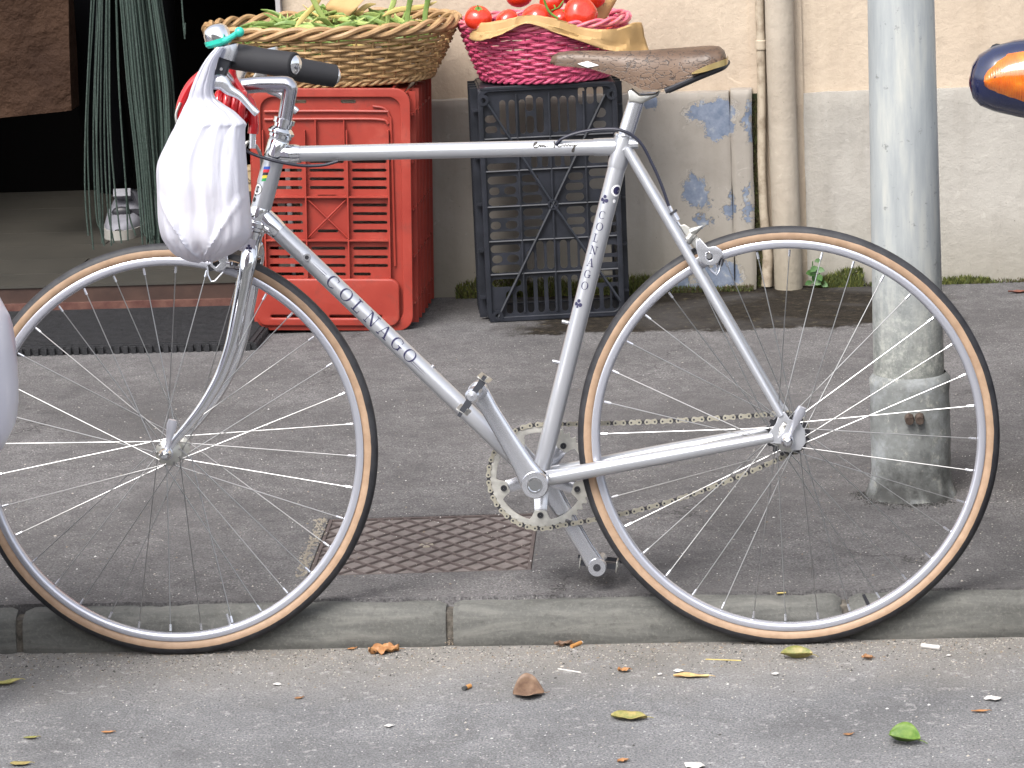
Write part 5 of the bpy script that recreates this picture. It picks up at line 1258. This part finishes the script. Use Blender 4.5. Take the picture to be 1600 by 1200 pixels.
for i in range(NS+1):
    f = i/NS; x = lerp(xs0, xe, .5-.5*math.cos(PI*f)); hw = interp(wt, x-xs0); zt = interp(tt, x)-.003; zb = interp(low_t, x); q = []
    K = 20
    for k in range(K+1):
        a = PI*k/K; c = math.cos(a); s_ = math.sin(a)
        yy = -hw*math.copysign(abs(c)**.75, c); zz = zb+(zt-zb)*(s_**.55); q.append((x, yy, zz))
    secs.append(q)
m = MB(); m.loft(secs, caps=False, closed=False); 
inner = [[(p[0], p[1]*.93, p[2]-.004 if 0 < k < 20 else p[2]) for k, p in enumerate(q)] for q in secs]; m.loft(inner, caps=False, closed=False)
for k in (0, 20): m.add([q[k] for q in secs]+[q[k] for q in inner], [(i,i+1,NS+2+i,NS+1+i) for i in range(NS)])
for e in (0, NS): m.add(list(secs[e])+list(inner[e]), [(k,k+1,K+2+k,K+1+k) for k in range(K)])
m.build('saddle_cover', 'leather', sdl, ang=60)
def on_saddle(px, py, off): return PB(px, py, off)
m = MB(); P = bez([PB(1137,92,.03), PB(1133,97,.059), PB(1112,104,.071), PB(1092,111,.0725), PB(1080,115,.0715)], 6); P = mir(P[::-1])[0:0]+P
secs = []
for i, p in enumerate(P):
    h = interp([(0,.005),(.6,.0045),(1,.0008)], i/(len(P)-1)); secs.append([p+Vector((.001,-.002,h)), p+Vector((.001,-.002,-h)), p+Vector((0,.006,-h)), p+Vector((0,.006,h))])
m.loft(secs); m.build('rear_trim', 'gold', sdl)
m = MB(); P = bez([PB(1136,97,.02), PB(1125,106,.05), PB(1090,120,.06), PB(1065,131,.058), PB(1040,142,.05)], 5); m.tube(P, .0045, 8); m.tube(mir(P), .0045, 8); m.build('saddle_underframe', 'dark', sdl)
for s_ in (1,-1):
    m = MB(); P = [PB(870,97,.004), PB(930,100,.012), PB(985,122,.018), PB(1035,122,.022), PB(1110,96,.035)]; P = P if s_ > 0 else mir(P); m.tube(bez(P), .0034, 8); m.build('saddle_rail', 'chrome', sdl)
m = MB(); bd = [(902,99.5),(918,95.5),(936,102),(918,105.5)]; m.add([PB(a, b, .0228+.002*(a-902)/34) for a, b in bd]+[PB(a, b, .019) for a, b in bd], [(0,1,2,3),(0,4,5,1),(1,5,6,2),(2,6,7,3),(3,7,4,0)]); m.build('maker_badge', 'white', sdl, smooth=False)
# brakes
def caliper(cx, cy, rear):
    t = thing('brake_caliper', None, None, (0,0,0), parent=bike); z = .0
    if rear:
        o1 = [(1087,376),(1094,372),(1106,386),(1118,384),(1127,390),(1131,399),(1127,402),(1122,411),(1113,415),(1102,414),(1095,408),(1091,413),(1086,410),(1086,404),(1091,401),(1088,390)]
        hol_ = [(1105,398),(1110,402),(1113,407),(1110,408),(1104,403)]
        me = plate_mesh('caliper_arm', [(PB(a,b,.03).x, PB(a,b,.03).z) for a,b in o1], [[(PB(a,b,.03).x, PB(a,b,.03).z) for a,b in ((1103,396),(1108,394),(1113,398),(1113,405),(1108,407),(1103,402))]], .007, .0015, 'alu', XZ); link('caliper_arm', me, t, (0,-.03,0))
        me = plate_mesh('caliper_arm', [(PB(a,b,.018).x, PB(a,b,.018).z) for a,b in ((1062,352),(1070,350),(1082,358),(1096,378),(1090,392),(1078,378))], [], .008, .0015, 'dullalu', XZ); link('caliper_arm', me, t, (0,-.02,0))
        m = MB(); m.tube([PB(1098,400,.0),PB(1108,400,.036)], .0045, 10); m.cur=0; m.build('pivot_bolt', 'chrome', t)
        m = MB(); m.tube([PB(1046,322,.02), PB(1050,331,.02)], .003, 8); m.tube([PB(1051,333,.02), PB(1058,345,.02)], .0062, 12); m.tube([PB(1058,346,.02), PB(1076,372,.02)], .0022, 8); m.build('cable_adjuster', 'alu', t)
        m = MB(); m.tube([PB(1050,331,.02), PB(1052,334,.02)], .0085, 14); m.build('rubber_ring', 'dark', t)
        m = MB(); m.tube([PB(1079,362,.026), PB(1088,359,.026), PB(1098,353,.026)], [.0065,.006,.001], 10); m.tube([PB(1072,378,.024), PB(1084,364,.024)], .007, 12); m.build('release_lever', 'dullalu', t)
        m = MB(); m.lathe([(.002,0),(.0045,0),(.0045,.006),(.002,.006)], PB(1070,376,.032), (0,1,0), 12); m.build('anchor_bolt', 'alu', t)
        m = MB(); m.tube([PB(1104,414,.026), PB(1112,424,.026), PB(1120,430,.026), PB(1124,424,.026), PB(1128,405,.026)], .0014, 6); m.tube([PB(1106,415,.024), PB(1118,428,.024), PB(1122,410,.024)], .0014, 6); m.build('wire_guide', 'alu', t)
        m = MB(); m.box(PB(1113,404,.019), (.038,.01,.012), Matrix.Rotation(.4,3,'Y')); m.build('brake_pad', 'dark', t, smooth=False)
    else:
        o1 = [(330,400),(345,394),(356,400),(358,412),(350,422),(338,424),(329,416)]
        me = plate_mesh('caliper_arm', [(PB(a,b,.03).x, PB(a,b,.03).z) for a,b in o1], [[(PB(a,b,.03).x, PB(a,b,.03).z) for a,b in ((333,408),(340,405),(344,411),(338,417),(333,414))]], .007, .0015, 'alu', XZ); link('caliper_arm', me, t, (0,-.03,0))
        m = MB(); m.tube([PB(354,412,.03), PB(360,413,.03)], .0055, 12); m.tube([PB(360,413,.02), PB(378,417,.01)], .005, 10); m.build('pivot_bolt', 'chrome', t)
        m = MB(); m.tube([PB(324,417,.03), PB(325,430,.03), PB(330,440,.03), PB(336,439,.03), PB(349,425,.03)], .0014, 6); m.build('wire_guide', 'alu', t)
        m = MB(); m.tube([PB(345,398,.02), PB(368,372,.015), PB(376,350,.01)], [.006,.005,.003], 10); m.build('caliper_arm', 'dullalu', t)
        m = MB(); m.box(PB(342,413,.02), (.034,.01,.011), Matrix.Rotation(-.35,3,'Y')); m.build('brake_pad', 'dark', t, smooth=False)
caliper(0,0,True); caliper(0,0,False)
# cables
m = MB(); m.tube(bez([PB(868,226,.012), PB(880,216,.014), PB(905,207,.016), PB(940,202,.02), PB(972,204,.024), PB(1000,222,.022), PB(1020,258,.02), PB(1034,290,.02), PB(1045,322,.02)], 8), .0026, 10); m.build('brake_cable', 'cable', bike)
m = MB(); m.tube(bez([PB(372,222,.02), PB(388,237,.022), PB(410,246,.024), PB(440,254,.024), PB(475,259,.02), PB(505,258,.016), PB(528,252,.013)], 8), .0026, 10); m.build('brake_cable', 'cable', bike)
m = MB(); m.tube(bez([PB(381,232,.03), PB(387,222,.03), PB(398,226,.02), PB(407,242,.0), PB(409,262,-.02), PB(404,285,-.02)], 6), .0028, 10); m.build('brake_cable', 'dullalu', bike)
# red cable lock coiled on the stem
lk = thing('cable_lock', 'shiny red coiled cable lock wound round the handlebar stem', 'lock', (0,0,0), (-LEAN,0,0))
m = MB(); m.tube(bez([PB(322,112,.05), PB(300,132,.05), PB(286,158,.05), PB(283,182,.05), PB(296,196,.05), PB(320,184,.05), PB(350,168,.04)], 6), .0088, 14)
m.tube(bez([PB(360,108,.035), PB(364,126,.03), PB(378,146,.03), PB(392,165,.03), PB(396,190,.03), PB(395,209,.03)], 6), .0085, 14); m.build('lock_cable', 'redlock', lk)
m = MB(); P = []
ctr = bez([PB(322,172,.05), PB(345,166,.05), PB(368,166,.045), PB(386,172,.04)], 30); n = len(ctr)
for i, c in enumerate(ctr): a = i/n*2*PI*5.2; P.append(c+Vector((.005*math.sin(a), .015*math.cos(a), .021*math.sin(a))))
m.tube(P, .0072, 12); m.build('lock_coil', 'redlock', lk)
m = MB(); m.tube([PB(395,206,.03), PB(394,232,.03)], .0055, 12); m.build('ferrule', 'alu', lk)
m = MB(); m.tube(bez([PB(282,160,.06), PB(275,180,.06), PB(280,200,.06), PB(292,206,.06)], 5), .0022, 8); m.build('wire_loop', 'dullalu', lk)
# carrier bag
cb = thing('carrier_bag', 'full white plastic carrier bag hanging from the left handlebar', 'bag', (0,0,0), (-LEAN,0,0))
rows = [(74,338,350,.008,.215),(84,329,345,.01,.215),(98,319,338,.012,.215),(120,307,334,.014,.21),(140,299,332,.016,.205),(155,294,337,.018,.2),(166,288,350,.024,.2),(176,283,365,.028,.2),(186,278,376,.032,.2),(195,274,384,.036,.2),(203,270,382,.038,.2),(222,261,382,.045,.2),(256,247,384,.055,.2),(300,247.5,387,.064,.2),(340,249,391,.07,.2),(365,254,392,.07,.2),(380,262,385,.064,.2),(393,271,370,.05,.2),(401,281,352,.035,.2),(406,296,340,.02,.2),(408.5,310,330,.006,.2)]
def rowat(t):
    f = t*(len(rows)-1); i = min(len(rows)-2, int(f)); g = f-i
    a_, b_, c_, d_ = rows[max(0,i-1)], rows[i], rows[i+1], rows[min(len(rows)-1,i+2)]
    return [.5*((2*b_[k])+(c_[k]-a_[k])*g+(2*a_[k]-5*b_[k]+4*c_[k]-d_[k])*g*g+(3*b_[k]-a_[k]-3*c_[k]+d_[k])*g**3) for k in range(5)]
NR, NC = 150, 128; secs = []
tcs = [(248+i, 0) for i in range(0)]
for j in range(NR+1):
    t = j/NR; py, xl, xr, dp_, off = rowat(t); a = PB(xl, py, off); b = PB(xr, py, off); c = (a+b)/2; hw = (b.x-a.x)/2; q = []
    full = min(1, max(0, (t-.2)/.5))
    for i in range(NC):
        th = 2*PI*i/NC; cx_, sy_ = math.cos(th), math.sin(th)
        X_ = c.x+hw*cx_
        # folds gathered at the handle and at the bottom point
        wr = .0
        gath = 1-min(1, t/.75)
        wr += (.0065*gath+.0022)*(abs(math.sin(5*th+2.2*t+1.5*noise.noise(Vector((cx_*1.5, sy_*1.5, t*2)))))**.7-.6)*min(1, dp_/.03)
        wr += .006*noise.noise(Vector((cx_*3, sy_*3, t*3.5)))*full
        wr += .0035*(abs(noise.noise(Vector((cx_*6+t*2, sy_*6, t*6))))*2-.5)*full
        # diagonal lifted fold above the bottom knot
        px_ = lerp(xl, xr, .5+.5*cx_)
        if sy_ < 0 and py > 290:
            dl = abs((px_-322)+( -1 )*(408-py)*.62*(1 if px_ > 322 else -1.0)); wr += .007*math.exp(-(dl/5.)**2)*min(1, (py-290)/30)
            if (408-py)*.62 > abs(px_-322): wr -= .006*min(1, (py-290)/40)
        dep = max(.002, dp_+wr); y_ = c.y+dep*math.copysign(abs(sy_)**.85, sy_)
        q.append((X_+wr*.25*cx_, y_, c.z+.003*noise.noise(Vector((cx_*4, sy_*4, t*5)))))
    secs.append(q)
m = MB(); m.loft(secs, caps=True); m.build('bag_body', 'bag', cb, ang=80)
m = MB(); m.tube(bez([PB(344,86,.2), PB(348,76,.19), PB(351,70,.175), PB(349,76,.16), PB(340,100,.165), PB(322,135,.185)], 6), [.0075]*31, 12, flat=.5); m.build('bag_handle', 'bag', cb)
for k, (px, py, r) in enumerate(((286,335,.03),(322,325,.034),(352,352,.03),(312,374,.02))):
    p = PB(px, py, .2); o = MB().ball((0,0,0), r, 18, 12).build('fruit', 'fruit', None)
    o.location = Matrix.Rotation(-LEAN, 3, 'X') @ p; tag(o, ['peach pressed against the left side inside the white carrier bag','peach in the middle of the white carrier bag','peach at the right inside the white carrier bag','small peach at the bottom of the white carrier bag'][k], 'fruit', 'fruit inside the carrier bag')
# ================================================================== SCOOTERS (parked at both edges of the view)
def ell(c, rx, ry, n=20, p=.8, ax='y'):
    q = []
    for k in range(n):
        a = 2*PI*k/n; u = rx*math.copysign(abs(math.cos(a))**p, math.cos(a)); v = ry*math.copysign(abs(math.sin(a))**p, math.sin(a))
        q.append(Vector(c)+(Vector((u,0,v)) if ax == 'y' else Vector((0,u,v))))
    return q
def scooter(label, mt, loc, rz):
    t = thing('scooter', label, 'scooter', loc, (0,0,rz), 'scooters parked along the kerb')      # front points to -y, width along x
    m = MB(); m.loft([ell((0,y,z), w_, h) for y, z, w_, h in ((.08,.42,.08,.1),(.2,.46,.17,.18),(.4,.5,.2,.2),(.65,.52,.185,.17),(.85,.545,.15,.15),(.96,.553,.12,.135),(1.0,.556,.1,.12),(1.018,.557,.07,.09),(1.025,.557,.03,.04),(1.026,.557,.003,.004))]); m.build('body', mt, t, ang=70)
    m = MB(); m.loft([ell((0,y,z), w_, h) for y, z, w_, h in ((.12,.68,.08,.02),(.16,.69,.12,.04),(.45,.715,.14,.05),(.8,.725,.13,.045),(.9,.72,.06,.02))]); m.build('seat', 'seatvinyl', t, ang=70)
    m = MB(); m.box((0,-.12,.27), (.3,.5,.05)); m.build('floorboard', mt, t, smooth=False)
    m = MB(); m.loft([ell((0,-.36-(.92-z)*-.06-.1*math.sin((z-.25)*3),z), w_, .001, 20, .8) if False else [Vector((w_*math.cos(a), -.33-.1*(z-.25)*-.9-.05*math.sin(a), z)) for a in [PI+PI*k/12 for k in range(13)]]+[Vector((w_*.94*math.cos(a), -.315-.1*(z-.25)*-.9-.04*math.sin(a), z)) for a in [2*PI-PI*k/12 for k in range(13)]] for z, w_ in ((.26,.13),(.4,.19),(.6,.21),(.75,.17),(.84,.09))]); m.build('leg_shield', mt, t, ang=60)
    # handlebar cowl tapering to pods with indicators
    m = MB(); secs = []
    for x, z, h, d in ((-.345,.93,.004,.004),(-.34,.9315,.024,.022),(-.33,.933,.037,.034),(-.31,.934,.047,.04),(-.28,.934,.055,.046),(-.22,.93,.066,.055),(-.1,.93,.085,.08),(0,.93,.09,.09),(.1,.93,.085,.08),(.22,.93,.066,.055),(.28,.934,.055,.046),(.31,.934,.047,.04),(.33,.933,.037,.034),(.34,.9315,.024,.022),(.345,.93,.004,.004)):
        secs.append([Vector((x, -.26+d*math.cos(a), z+h*math.sin(a))) for a in [2*PI*k/24 for k in range(24)]])
    m.loft(secs); m.build('handlebar_cowl', mt, t, ang=70)
    for s_ in (-1,1):
        m = MB(); secs = []
        for k, (x, z, h) in enumerate(((.326,.936,.002),(.3245,.9362,.012),(.319,.937,.0205),(.307,.938,.029),(.29,.938,.0355),(.265,.936,.041),(.235,.933,.046),(.2,.93,.049),(.17,.928,.047),(.155,.928,.025),(.15,.928,.003))):
            y = -.26-interp([(.15,.065),(.22,.055),(.28,.046),(.31,.04),(.33,.034)], x)
            secs.append([Vector((s_*x, y+.018-.023*math.cos(a)**2*(1 if math.cos(a) > 0 else 0)-(.003 if math.cos(a) > 0 else 0), z+h*math.sin(a))) for a in [2*PI*q/20 for q in range(20)]])
        m.loft(secs); o = m.build('indicator', 'lens', t, ang=70)
        m = MB(); m.lathe([(.0005,-.0015),(.0032,-.001),(.0038,.0005)], (s_*.309, -.26-.0455, .941), (0,1,0), 12); m.build('lens_screw', 'rust', o)
        m = MB(); m.tube([(s_*.24,-.2,.95),(s_*.3,-.14,.955)], .016, 12); m.build('grip', 'foam', t)
    m = MB(); m.lathe([(.0005,-.02),(.05,-.015),(.065,0),(.06,.02)], (0,-.35,.93), (0,1,0), 24); m.build('headlight', 'glass', t)
    for y in (-.52, .68):
        wl = thing('wheel', None, None, (0,y,.215), parent=t)
        m = MB(); m.lathe([(.15+.055*math.cos(a)+.0, .045*math.sin(a)) for a in [2*PI*k/16 for k in range(17)]], (0,0,0), (1,0,0), 40); m.build('tyre', 'tyreblack', wl); 
        m = MB(); m.lathe([(.001,-.03),(.1,-.02),(.11,-.035),(.11,.035),(.1,.02),(.001,.03)], (0,0,0), (1,0,0), 24); m.build('rim', 'dullalu', wl)
        wl.scale = (1,1,1.0)
    m = MB(); m.tube([(.07,-.52,.215),(.07,-.4,.6),(0,-.3,.9)], .018, 10); m.tube([(-.07,-.52,.215),(-.07,-.4,.6)], .018, 10); m.build('front_fork', 'alu', t)
    m = MB(); m.loft([ [Vector((w_*s_, -.52+r*math.cos(a), .215+r*math.sin(a))) for s_, r in ((-1,.2),(-1,.235),(1,.235),(1,.2))] for a, w_ in ((.3,.03),(.7,.06),(1.2,.07),(1.8,.07),(2.4,.06),(2.8,.03))]); m.build('mudguard', mt, t, ang=70)
    return t
tip = Yp(1514, 125, -.3)
scooter('dark blue scooter with orange indicator parked at the right edge of view', 'navy', (tip.x+.345, tip.y+.26, 0), 0)
tl_ = Yp(17.5, 583, -.38)
scooter('white scooter whose rounded tail pokes in at the left edge of view', 'scootwhite', (tl_.x-1.025, tl_.y, 0), -PI/2)
# ================================================================== GROUND LITTER
def leaf(name, label, px, py, L, w_, c1, c2, rz, curl=.3, tilt=0., h=0., cup=.4, crumple=0.):
    p = G(px, py, h); o_ = MB(); nu, nv = 14, 8; vs = []
    for j in range(nv+1):
        for i in range(nu+1):
            u = i/nu; v = j/nv*2-1; ww = w_/2*math.sin(PI*min(1, u*.97+.015))**.75*(1-.25*u); x = (u-.5)*L; y = v*ww
            z = curl*L*(math.sin(PI*u)*-.5+.5)*.9+cup*1.2*abs(v)*ww+.0015+.06*L*noise.noise(Vector((u*3,v*2,px*.37)))
            if crumple: z += crumple*L*(noise.noise(Vector((u*4, v*3, px)))+.3); z = max(z, .001)
            vs.append((x, y, z))
    o_.add(vs, [(j*(nu+1)+i, j*(nu+1)+i+1, (j+1)*(nu+1)+i+1, (j+1)*(nu+1)+i) for j in range(nv) for i in range(nu)])
    key = 'leaf %s' % px; M[key] = mat(key, c1, .55, c2=c2, vs=70)
    t = thing(name, label, 'leaf', (p.x, p.y, h), (tilt, 0, rz), 'fallen leaves by the kerb')
    b = o_.build('leaf_blade', key, t, ang=70); solidify(b, .0004)
    m = MB(); m.tube(bez([(L*.42,0,.002+curl*L*.25),(L*.55,0,.003+curl*L*.28),(L*.68,.003,.002)]), .0006, 5); m.build('leaf_stalk', key, t)
    return t
BR = ((.2,.09,.035),(.3,.16,.07)); GY = ((.12,.14,.03),(.32,.25,.09)); GR = ((.06,.13,.012),(.13,.2,.03)); DKb = ((.12,.07,.045),(.22,.14,.09)); OR = ((.3,.13,.045),(.38,.2,.08))
leaf('leaf', 'crumpled orange brown leaf in the gutter below the kerb joint', 600, 1020, .05, .035, *OR, .3, .1, 0, 0, .2, .25)
leaf('leaf', 'curled dark tan leaf standing on edge on the road below the cover', 826, 1086, .048, .05, *DKb, .1, .1, .55, 0, .9, .05)
leaf('leaf', 'olive and tan cupped leaf lying left of centre at the bottom of the road', 983, 1124, .055, .036, *GY, -.15, .15, .1, 0, .4)
leaf('leaf', 'bright green folded leaf near the bottom right of the road', 1415, 1160, .05, .045, *GR, -.5, .35, .3, 0, .9)
leaf('leaf', 'tan leaf with a green curled half below the rear tyre', 1245, 1029, .05, .03, *GY, -.1, .3, .1, 0, .9)
leaf('leaf', 'long yellow brown leaf lying below and left of the rear tyre', 1080, 1059, .055, .018, (.4,.2,.08), (.55,.45,.2), -.1, .1, 0, 0, .4)
leaf('leaf', 'small orange leaf on the road right of the curled tan leaf', 975, 1050, .02, .018, *OR, .2, .3, 0, 0, .3, .2)
leaf('leaf', 'small red brown leaf right of the rear tyre foot', 1355, 1031, .018, .016, *BR, 0, .3, 0, 0, .5, .2)
leaf('leaf', 'small orange brown leaf at the right side of the road', 1531, 1114, .026, .009, *OR, .1, .2, 0, 0, .5)
leaf('leaf', 'tiny rust coloured leaf scrap at the bottom of the road', 1325, 1149, .015, .009, *BR, .2, .2, 0, 0, .2)
leaf('leaf', 'pale brown bit of leaf in the gutter below the crank', 880, 1010, .03, .014, *DKb, .3, .3, 0, 0, .5, .2)
leaf('leaf', 'olive leaf tip at the left edge of the road', 8, 1070, .05, .02, (.25,.25,.06), (.4,.34,.12), .5, .2, 0, 0, .4)
leaf('leaf', 'small tan leaf at lower left of the road', 48, 1155, .022, .01, *GY, .2, .2, 0, 0, .4)
leaf('leaf', 'narrow tan leaf right of the small tan leaf at lower left', 168, 1146, .018, .008, *OR, 0, .2, 0, 0, .4)
leaf('leaf', 'brown olive leaf at the bottom left corner', 32, 1196, .03, .018, (.2,.15,.05), (.3,.25,.1), .1, .2, 0, 0, .3)
leaf('leaf', 'orange leaf crumb at the bottom right of centre', 973, 1191, .016, .012, *OR, .4, .2, 0, 0, .3, .2)
leaf('leaf', 'tiny orange leaf flake left of the crumpled leaf in the gutter', 550, 1015, .015, .01, *OR, .4, .1, 0, 0, .2)
leaf('leaf', 'rust leaf flake in the road below the joint', 467, 1092, .014, .01, *BR, .4, .1, 0, 0, .2)
leaf('leaf', 'dark red leaf at the foot of the wall by the right edge', 1592, 458, .05, .02, (.12,.04,.03), (.2,.08,.05), .1, .2, 0, KH, .4)
def stick(name, label, cat, p0, p1, r, mt, h=0., extra=None):
    a = G(*p0, h)+Vector((0,0,r)); b = G(*p1, h)+Vector((0,0,r)); c = (a+b)/2; t = thing(name, label, cat, c)
    m = MB(); m.tube([a-c, b-c], r, 10); m.build('shaft' if not extra else 'paper_roll', mt, t)
    if extra: m = MB(); d = (b-a).normalized(); m.tube([b-c, b-c+d*extra[0]], r*1.03, 10); m.build(extra[2], extra[1], t)
    return t
M['butt'] = mat('cigarette paper', (.5,.48,.46), .7); M['filter'] = mat('cork filter', (.42,.2,.06), .7); M['ash'] = mat('ash', (.05,.05,.05), .9)
stick('cigarette_butt', 'white cigarette butt on the road right of the rear wheel', 'cigarette butt', (1440,1012), (1463,1015), .0037, 'butt', 0, (.007,'butt','filter'))
stick('cigarette_butt', 'short cigarette butt with burnt end below the kerb joint', 'cigarette butt', (735,1075), (728,1078), .0036, 'filter', 0, (.006,'ash','burnt_end'))
stick('cigarette_butt', 'orange cork filter butt in the gutter below the crank', 'cigarette butt', (893,1013), (908,1007), .0032, 'filter', 0, (.003,'butt','filter'))
stick('matchstick', 'thin white stick on the road below the crank', 'stick', (872,1046), (908,1052), .0012, 'butt')
stick('straw', 'dry straw stalk lying left of the rear tyre foot', 'straw', (1103,1031), (1158,1033), .001, 'beanyellow')
stick('straw', 'dry straw bit on the kerb stone inside the rear wheel', 'straw', (1214,928), (1228,927), .0012, 'beanyellow', .068)
random.seed(77)
def scrap(label, px, py, s_, mt):
    p = G(px, py, 0); m = MB(); vs = [(random.uniform(.6,1)*s_*math.cos(2*PI*k/9)*1.2, random.uniform(.6,1)*s_*math.sin(2*PI*k/9), .002+random.uniform(0,.25)*s_) for k in range(9)]
    m.add(vs+[(0,0,.003+.3*s_)], [(k,(k+1) % 9,9) for k in range(9)]); o = m.build('paper_scrap', mt, smooth=False); o.location = p; solidify(o, .0004); tag(o, label, 'paper scrap')
scrap('white paper scrap touching the long yellow brown leaf', 1060, 1050, .008, 'butt')
scrap('white paper speck left of the long yellow brown leaf', 1031, 1055, .004, 'butt')
scrap('larger pale paper blob at the right side of the road', 1552, 1094, .013, 'butt')
scrap('pale paper scrap on the road left of centre', 433, 1071, .007, 'butt')
scrap('white flake low on the road right of the tan leaves', 608, 1136, .007, 'butt')
scrap('white chip on the road right of the rear tyre', 1482, 1026, .004, 'butt')
scrap('pale crinkled scrap at the bottom edge of the road', 1085, 1199, .016, 'butt')
scrap('white flake at the road centre below the rear tyre', 1212, 1055, .006, 'butt')
# grit
def grit(name, N, gen, mats, seed, size):
    random.seed(seed); m = MB()
    for i in range(N):
        x, y, z = gen(); r = random.uniform(*size)*(1 if random.random() < .93 else 1.8); m.cur = random.randrange(len(mats)); vs = []
        for (a, b, c) in ((1,0,0),(0,1,0),(-1,0,0),(0,-1,0),(0,0,1)): vs.append((x+a*r*random.uniform(.6,1.2)+b*.3*r, y+b*r*random.uniform(.6,1.2), z+c*r*random.uniform(.5,.9)))
        m.add(vs, [(0,1,4),(1,2,4),(2,3,4),(3,0,4)])
    return tag(m.build(name, mats, smooth=False), kind='stuff')
M['g1'] = mat('grit pale', (.36,.33,.29), .9); M['g2'] = mat('grit brown', (.2,.16,.12), .9); M['g3'] = mat('grit dark', (.05,.048,.045), .9); M['g4'] = mat('grit white', (.5,.49,.47), .8)
grit('grit', 7000, lambda: (random.uniform(-.5,1.75), .016-abs(random.gauss(0,.085)), 0), ['g1','g2','g2','g3','g1','g3'], 1, (.0006,.0019))
grit('grit', 1500, lambda: (random.uniform(-.5,1.75), random.uniform(-.75,-.02), 0), ['g1','g3','g1','g4'], 2, (.0006,.0018))
grit('grit', 1800, lambda: (random.uniform(-.5,1.8), .075+abs(random.gauss(0,.9)) % 2.1, KH), ['g1','g1','g2','g4'], 3, (.0006,.0017))
grit('grit', 200, lambda: (lambda u: (random.gauss(.437,.004), .02+u*.045, .002+u*.05))(random.random()), ['g2','g3','g2'], 4, (.0008,.002))
M['g5'] = mat('black grime', (.02,.02,.018), .9)
grit('grime', 700, lambda: (lambda a, r: (pb.x+r*math.cos(a), pb.y+r*math.sin(a), KH))(random.uniform(PI*.95, PI*1.75), random.gauss(.085,.012)), ['g5','g3','g5'], 6, (.0008,.0026))
# moss, weeds
def moss(name, N, gen, mats, seed, hmin, hmax, wd=.0025):
    random.seed(seed); m = MB()
    for i in range(N):
        x, y, z = gen(); h = random.uniform(hmin, hmax); a = random.uniform(0, 2*PI); dx, dy = random.gauss(0,.35)*h, random.gauss(-.2,.3)*h; w2 = random.uniform(.5,1)*wd; m.cur = random.randrange(len(mats))
        m.add([(x-w2*math.cos(a),y-w2*math.sin(a),z),(x+w2*math.cos(a),y+w2*math.sin(a),z),(x+dx,y+dy,z+h)], [(0,1,2)])
    return tag(m.build(name, mats, smooth=False), kind='stuff')
M['m1'] = mat('moss yellow green', (.13,.14,.03), .9); M['m2'] = mat('moss green', (.08,.1,.025), .9); M['m3'] = mat('moss brown', (.07,.055,.025), .9)
def foot(x0, x1, hh):
    def g():
        x = random.uniform(x0, x1); k = .5+.5*noise.noise(Vector((x*9,1,0))); z = random.random()**2*hh*k; return (x, DW-.02-(.012*(1-z/max(.001,hh)) if z < hh*.6 else 0)-random.random()*.01, KH+z)
    return g
moss('moss', 5200, foot(.19, .66, .075), ['m1','m1','m2','m3'], 5, .006, .016)
moss('moss', 1500, foot(.66, .9, .02), ['m2','m3'], 6, .004, .01)
def footr(x0, x1, hh):
    g0 = foot(x0, x1, hh)
    def g():
        x, y, z = g0(); return (x, y+.02, z)
    return g
moss('moss', 2600, footr(1.05, 1.16, .07), ['m1','m2','m2'], 7, .006, .016); moss('moss', 1500, footr(1.3, 1.46, .02), ['m1','m2'], 8, .004, .012); moss('moss', 1200, footr(1.16,1.9,.012), ['m2','m3'], 9, .004, .009)
moss('moss', 2600, lambda: (random.uniform(.909,.928), DW+.002-random.random()*.006, KH+random.random()**1.3*.45), ['m2','m3','m3'], 10, .004, .008, .0018)
moss('grass', 420, lambda: (random.gauss(.64,.025), DW-.03-random.random()*.02, KH), ['m1','m2'], 12, .02, .06, .0012)
M['weedleaf'] = mat('weed leaf', (.025,.075,.015), .5, c2=(.05,.12,.025), vs=50)
wp = Yp(1272, 446, DW-.01); wd_ = thing('weed', 'small leafy green weed growing at the wall foot right of the drain pipe', 'plant', (wp.x, DW-.015, KH))
m = MB(); m.tube(bez([(0,0,0),(-.004,-.004,.03),(-.002,-.006,.065)]), .0015, 6); m.tube(bez([(0,0,0),(.01,-.004,.02),(.015,-.006,.045)]), .0012, 6); m.build('stem', 'weedleaf', wd_)
random.seed(9)
for k in range(14):
    a = random.uniform(0, 2*PI); z = random.uniform(.008,.072); L = random.uniform(.018,.03); d = Vector((math.cos(a), -.25-.3*random.random(), random.uniform(-.5,.6))).normalized(); s_ = d.cross(Vector((random.uniform(-.3,.3),-1,.3))).normalized(); b = Vector((random.uniform(-.006,.012), -.005, z)); m = MB()
    vs = [b]
    for (f, w_) in ((.25,.45),(.55,.6),(.8,.4)): vs += [b+d*L*f+s_*L*w_*.5+Vector((0,0,.002)), b+d*L*f-Vector((0,0,.001)), b+d*L*f-s_*L*w_*.5+Vector((0,0,.002))]
    vs.append(b+d*L); m.add(vs, [(0,1,2),(0,2,3),(1,4,5,2),(2,5,6,3),(4,7,8,5),(5,8,9,6),(7,10,8),(8,10,9)]); m.build('leaf', 'weedleaf', wd_)
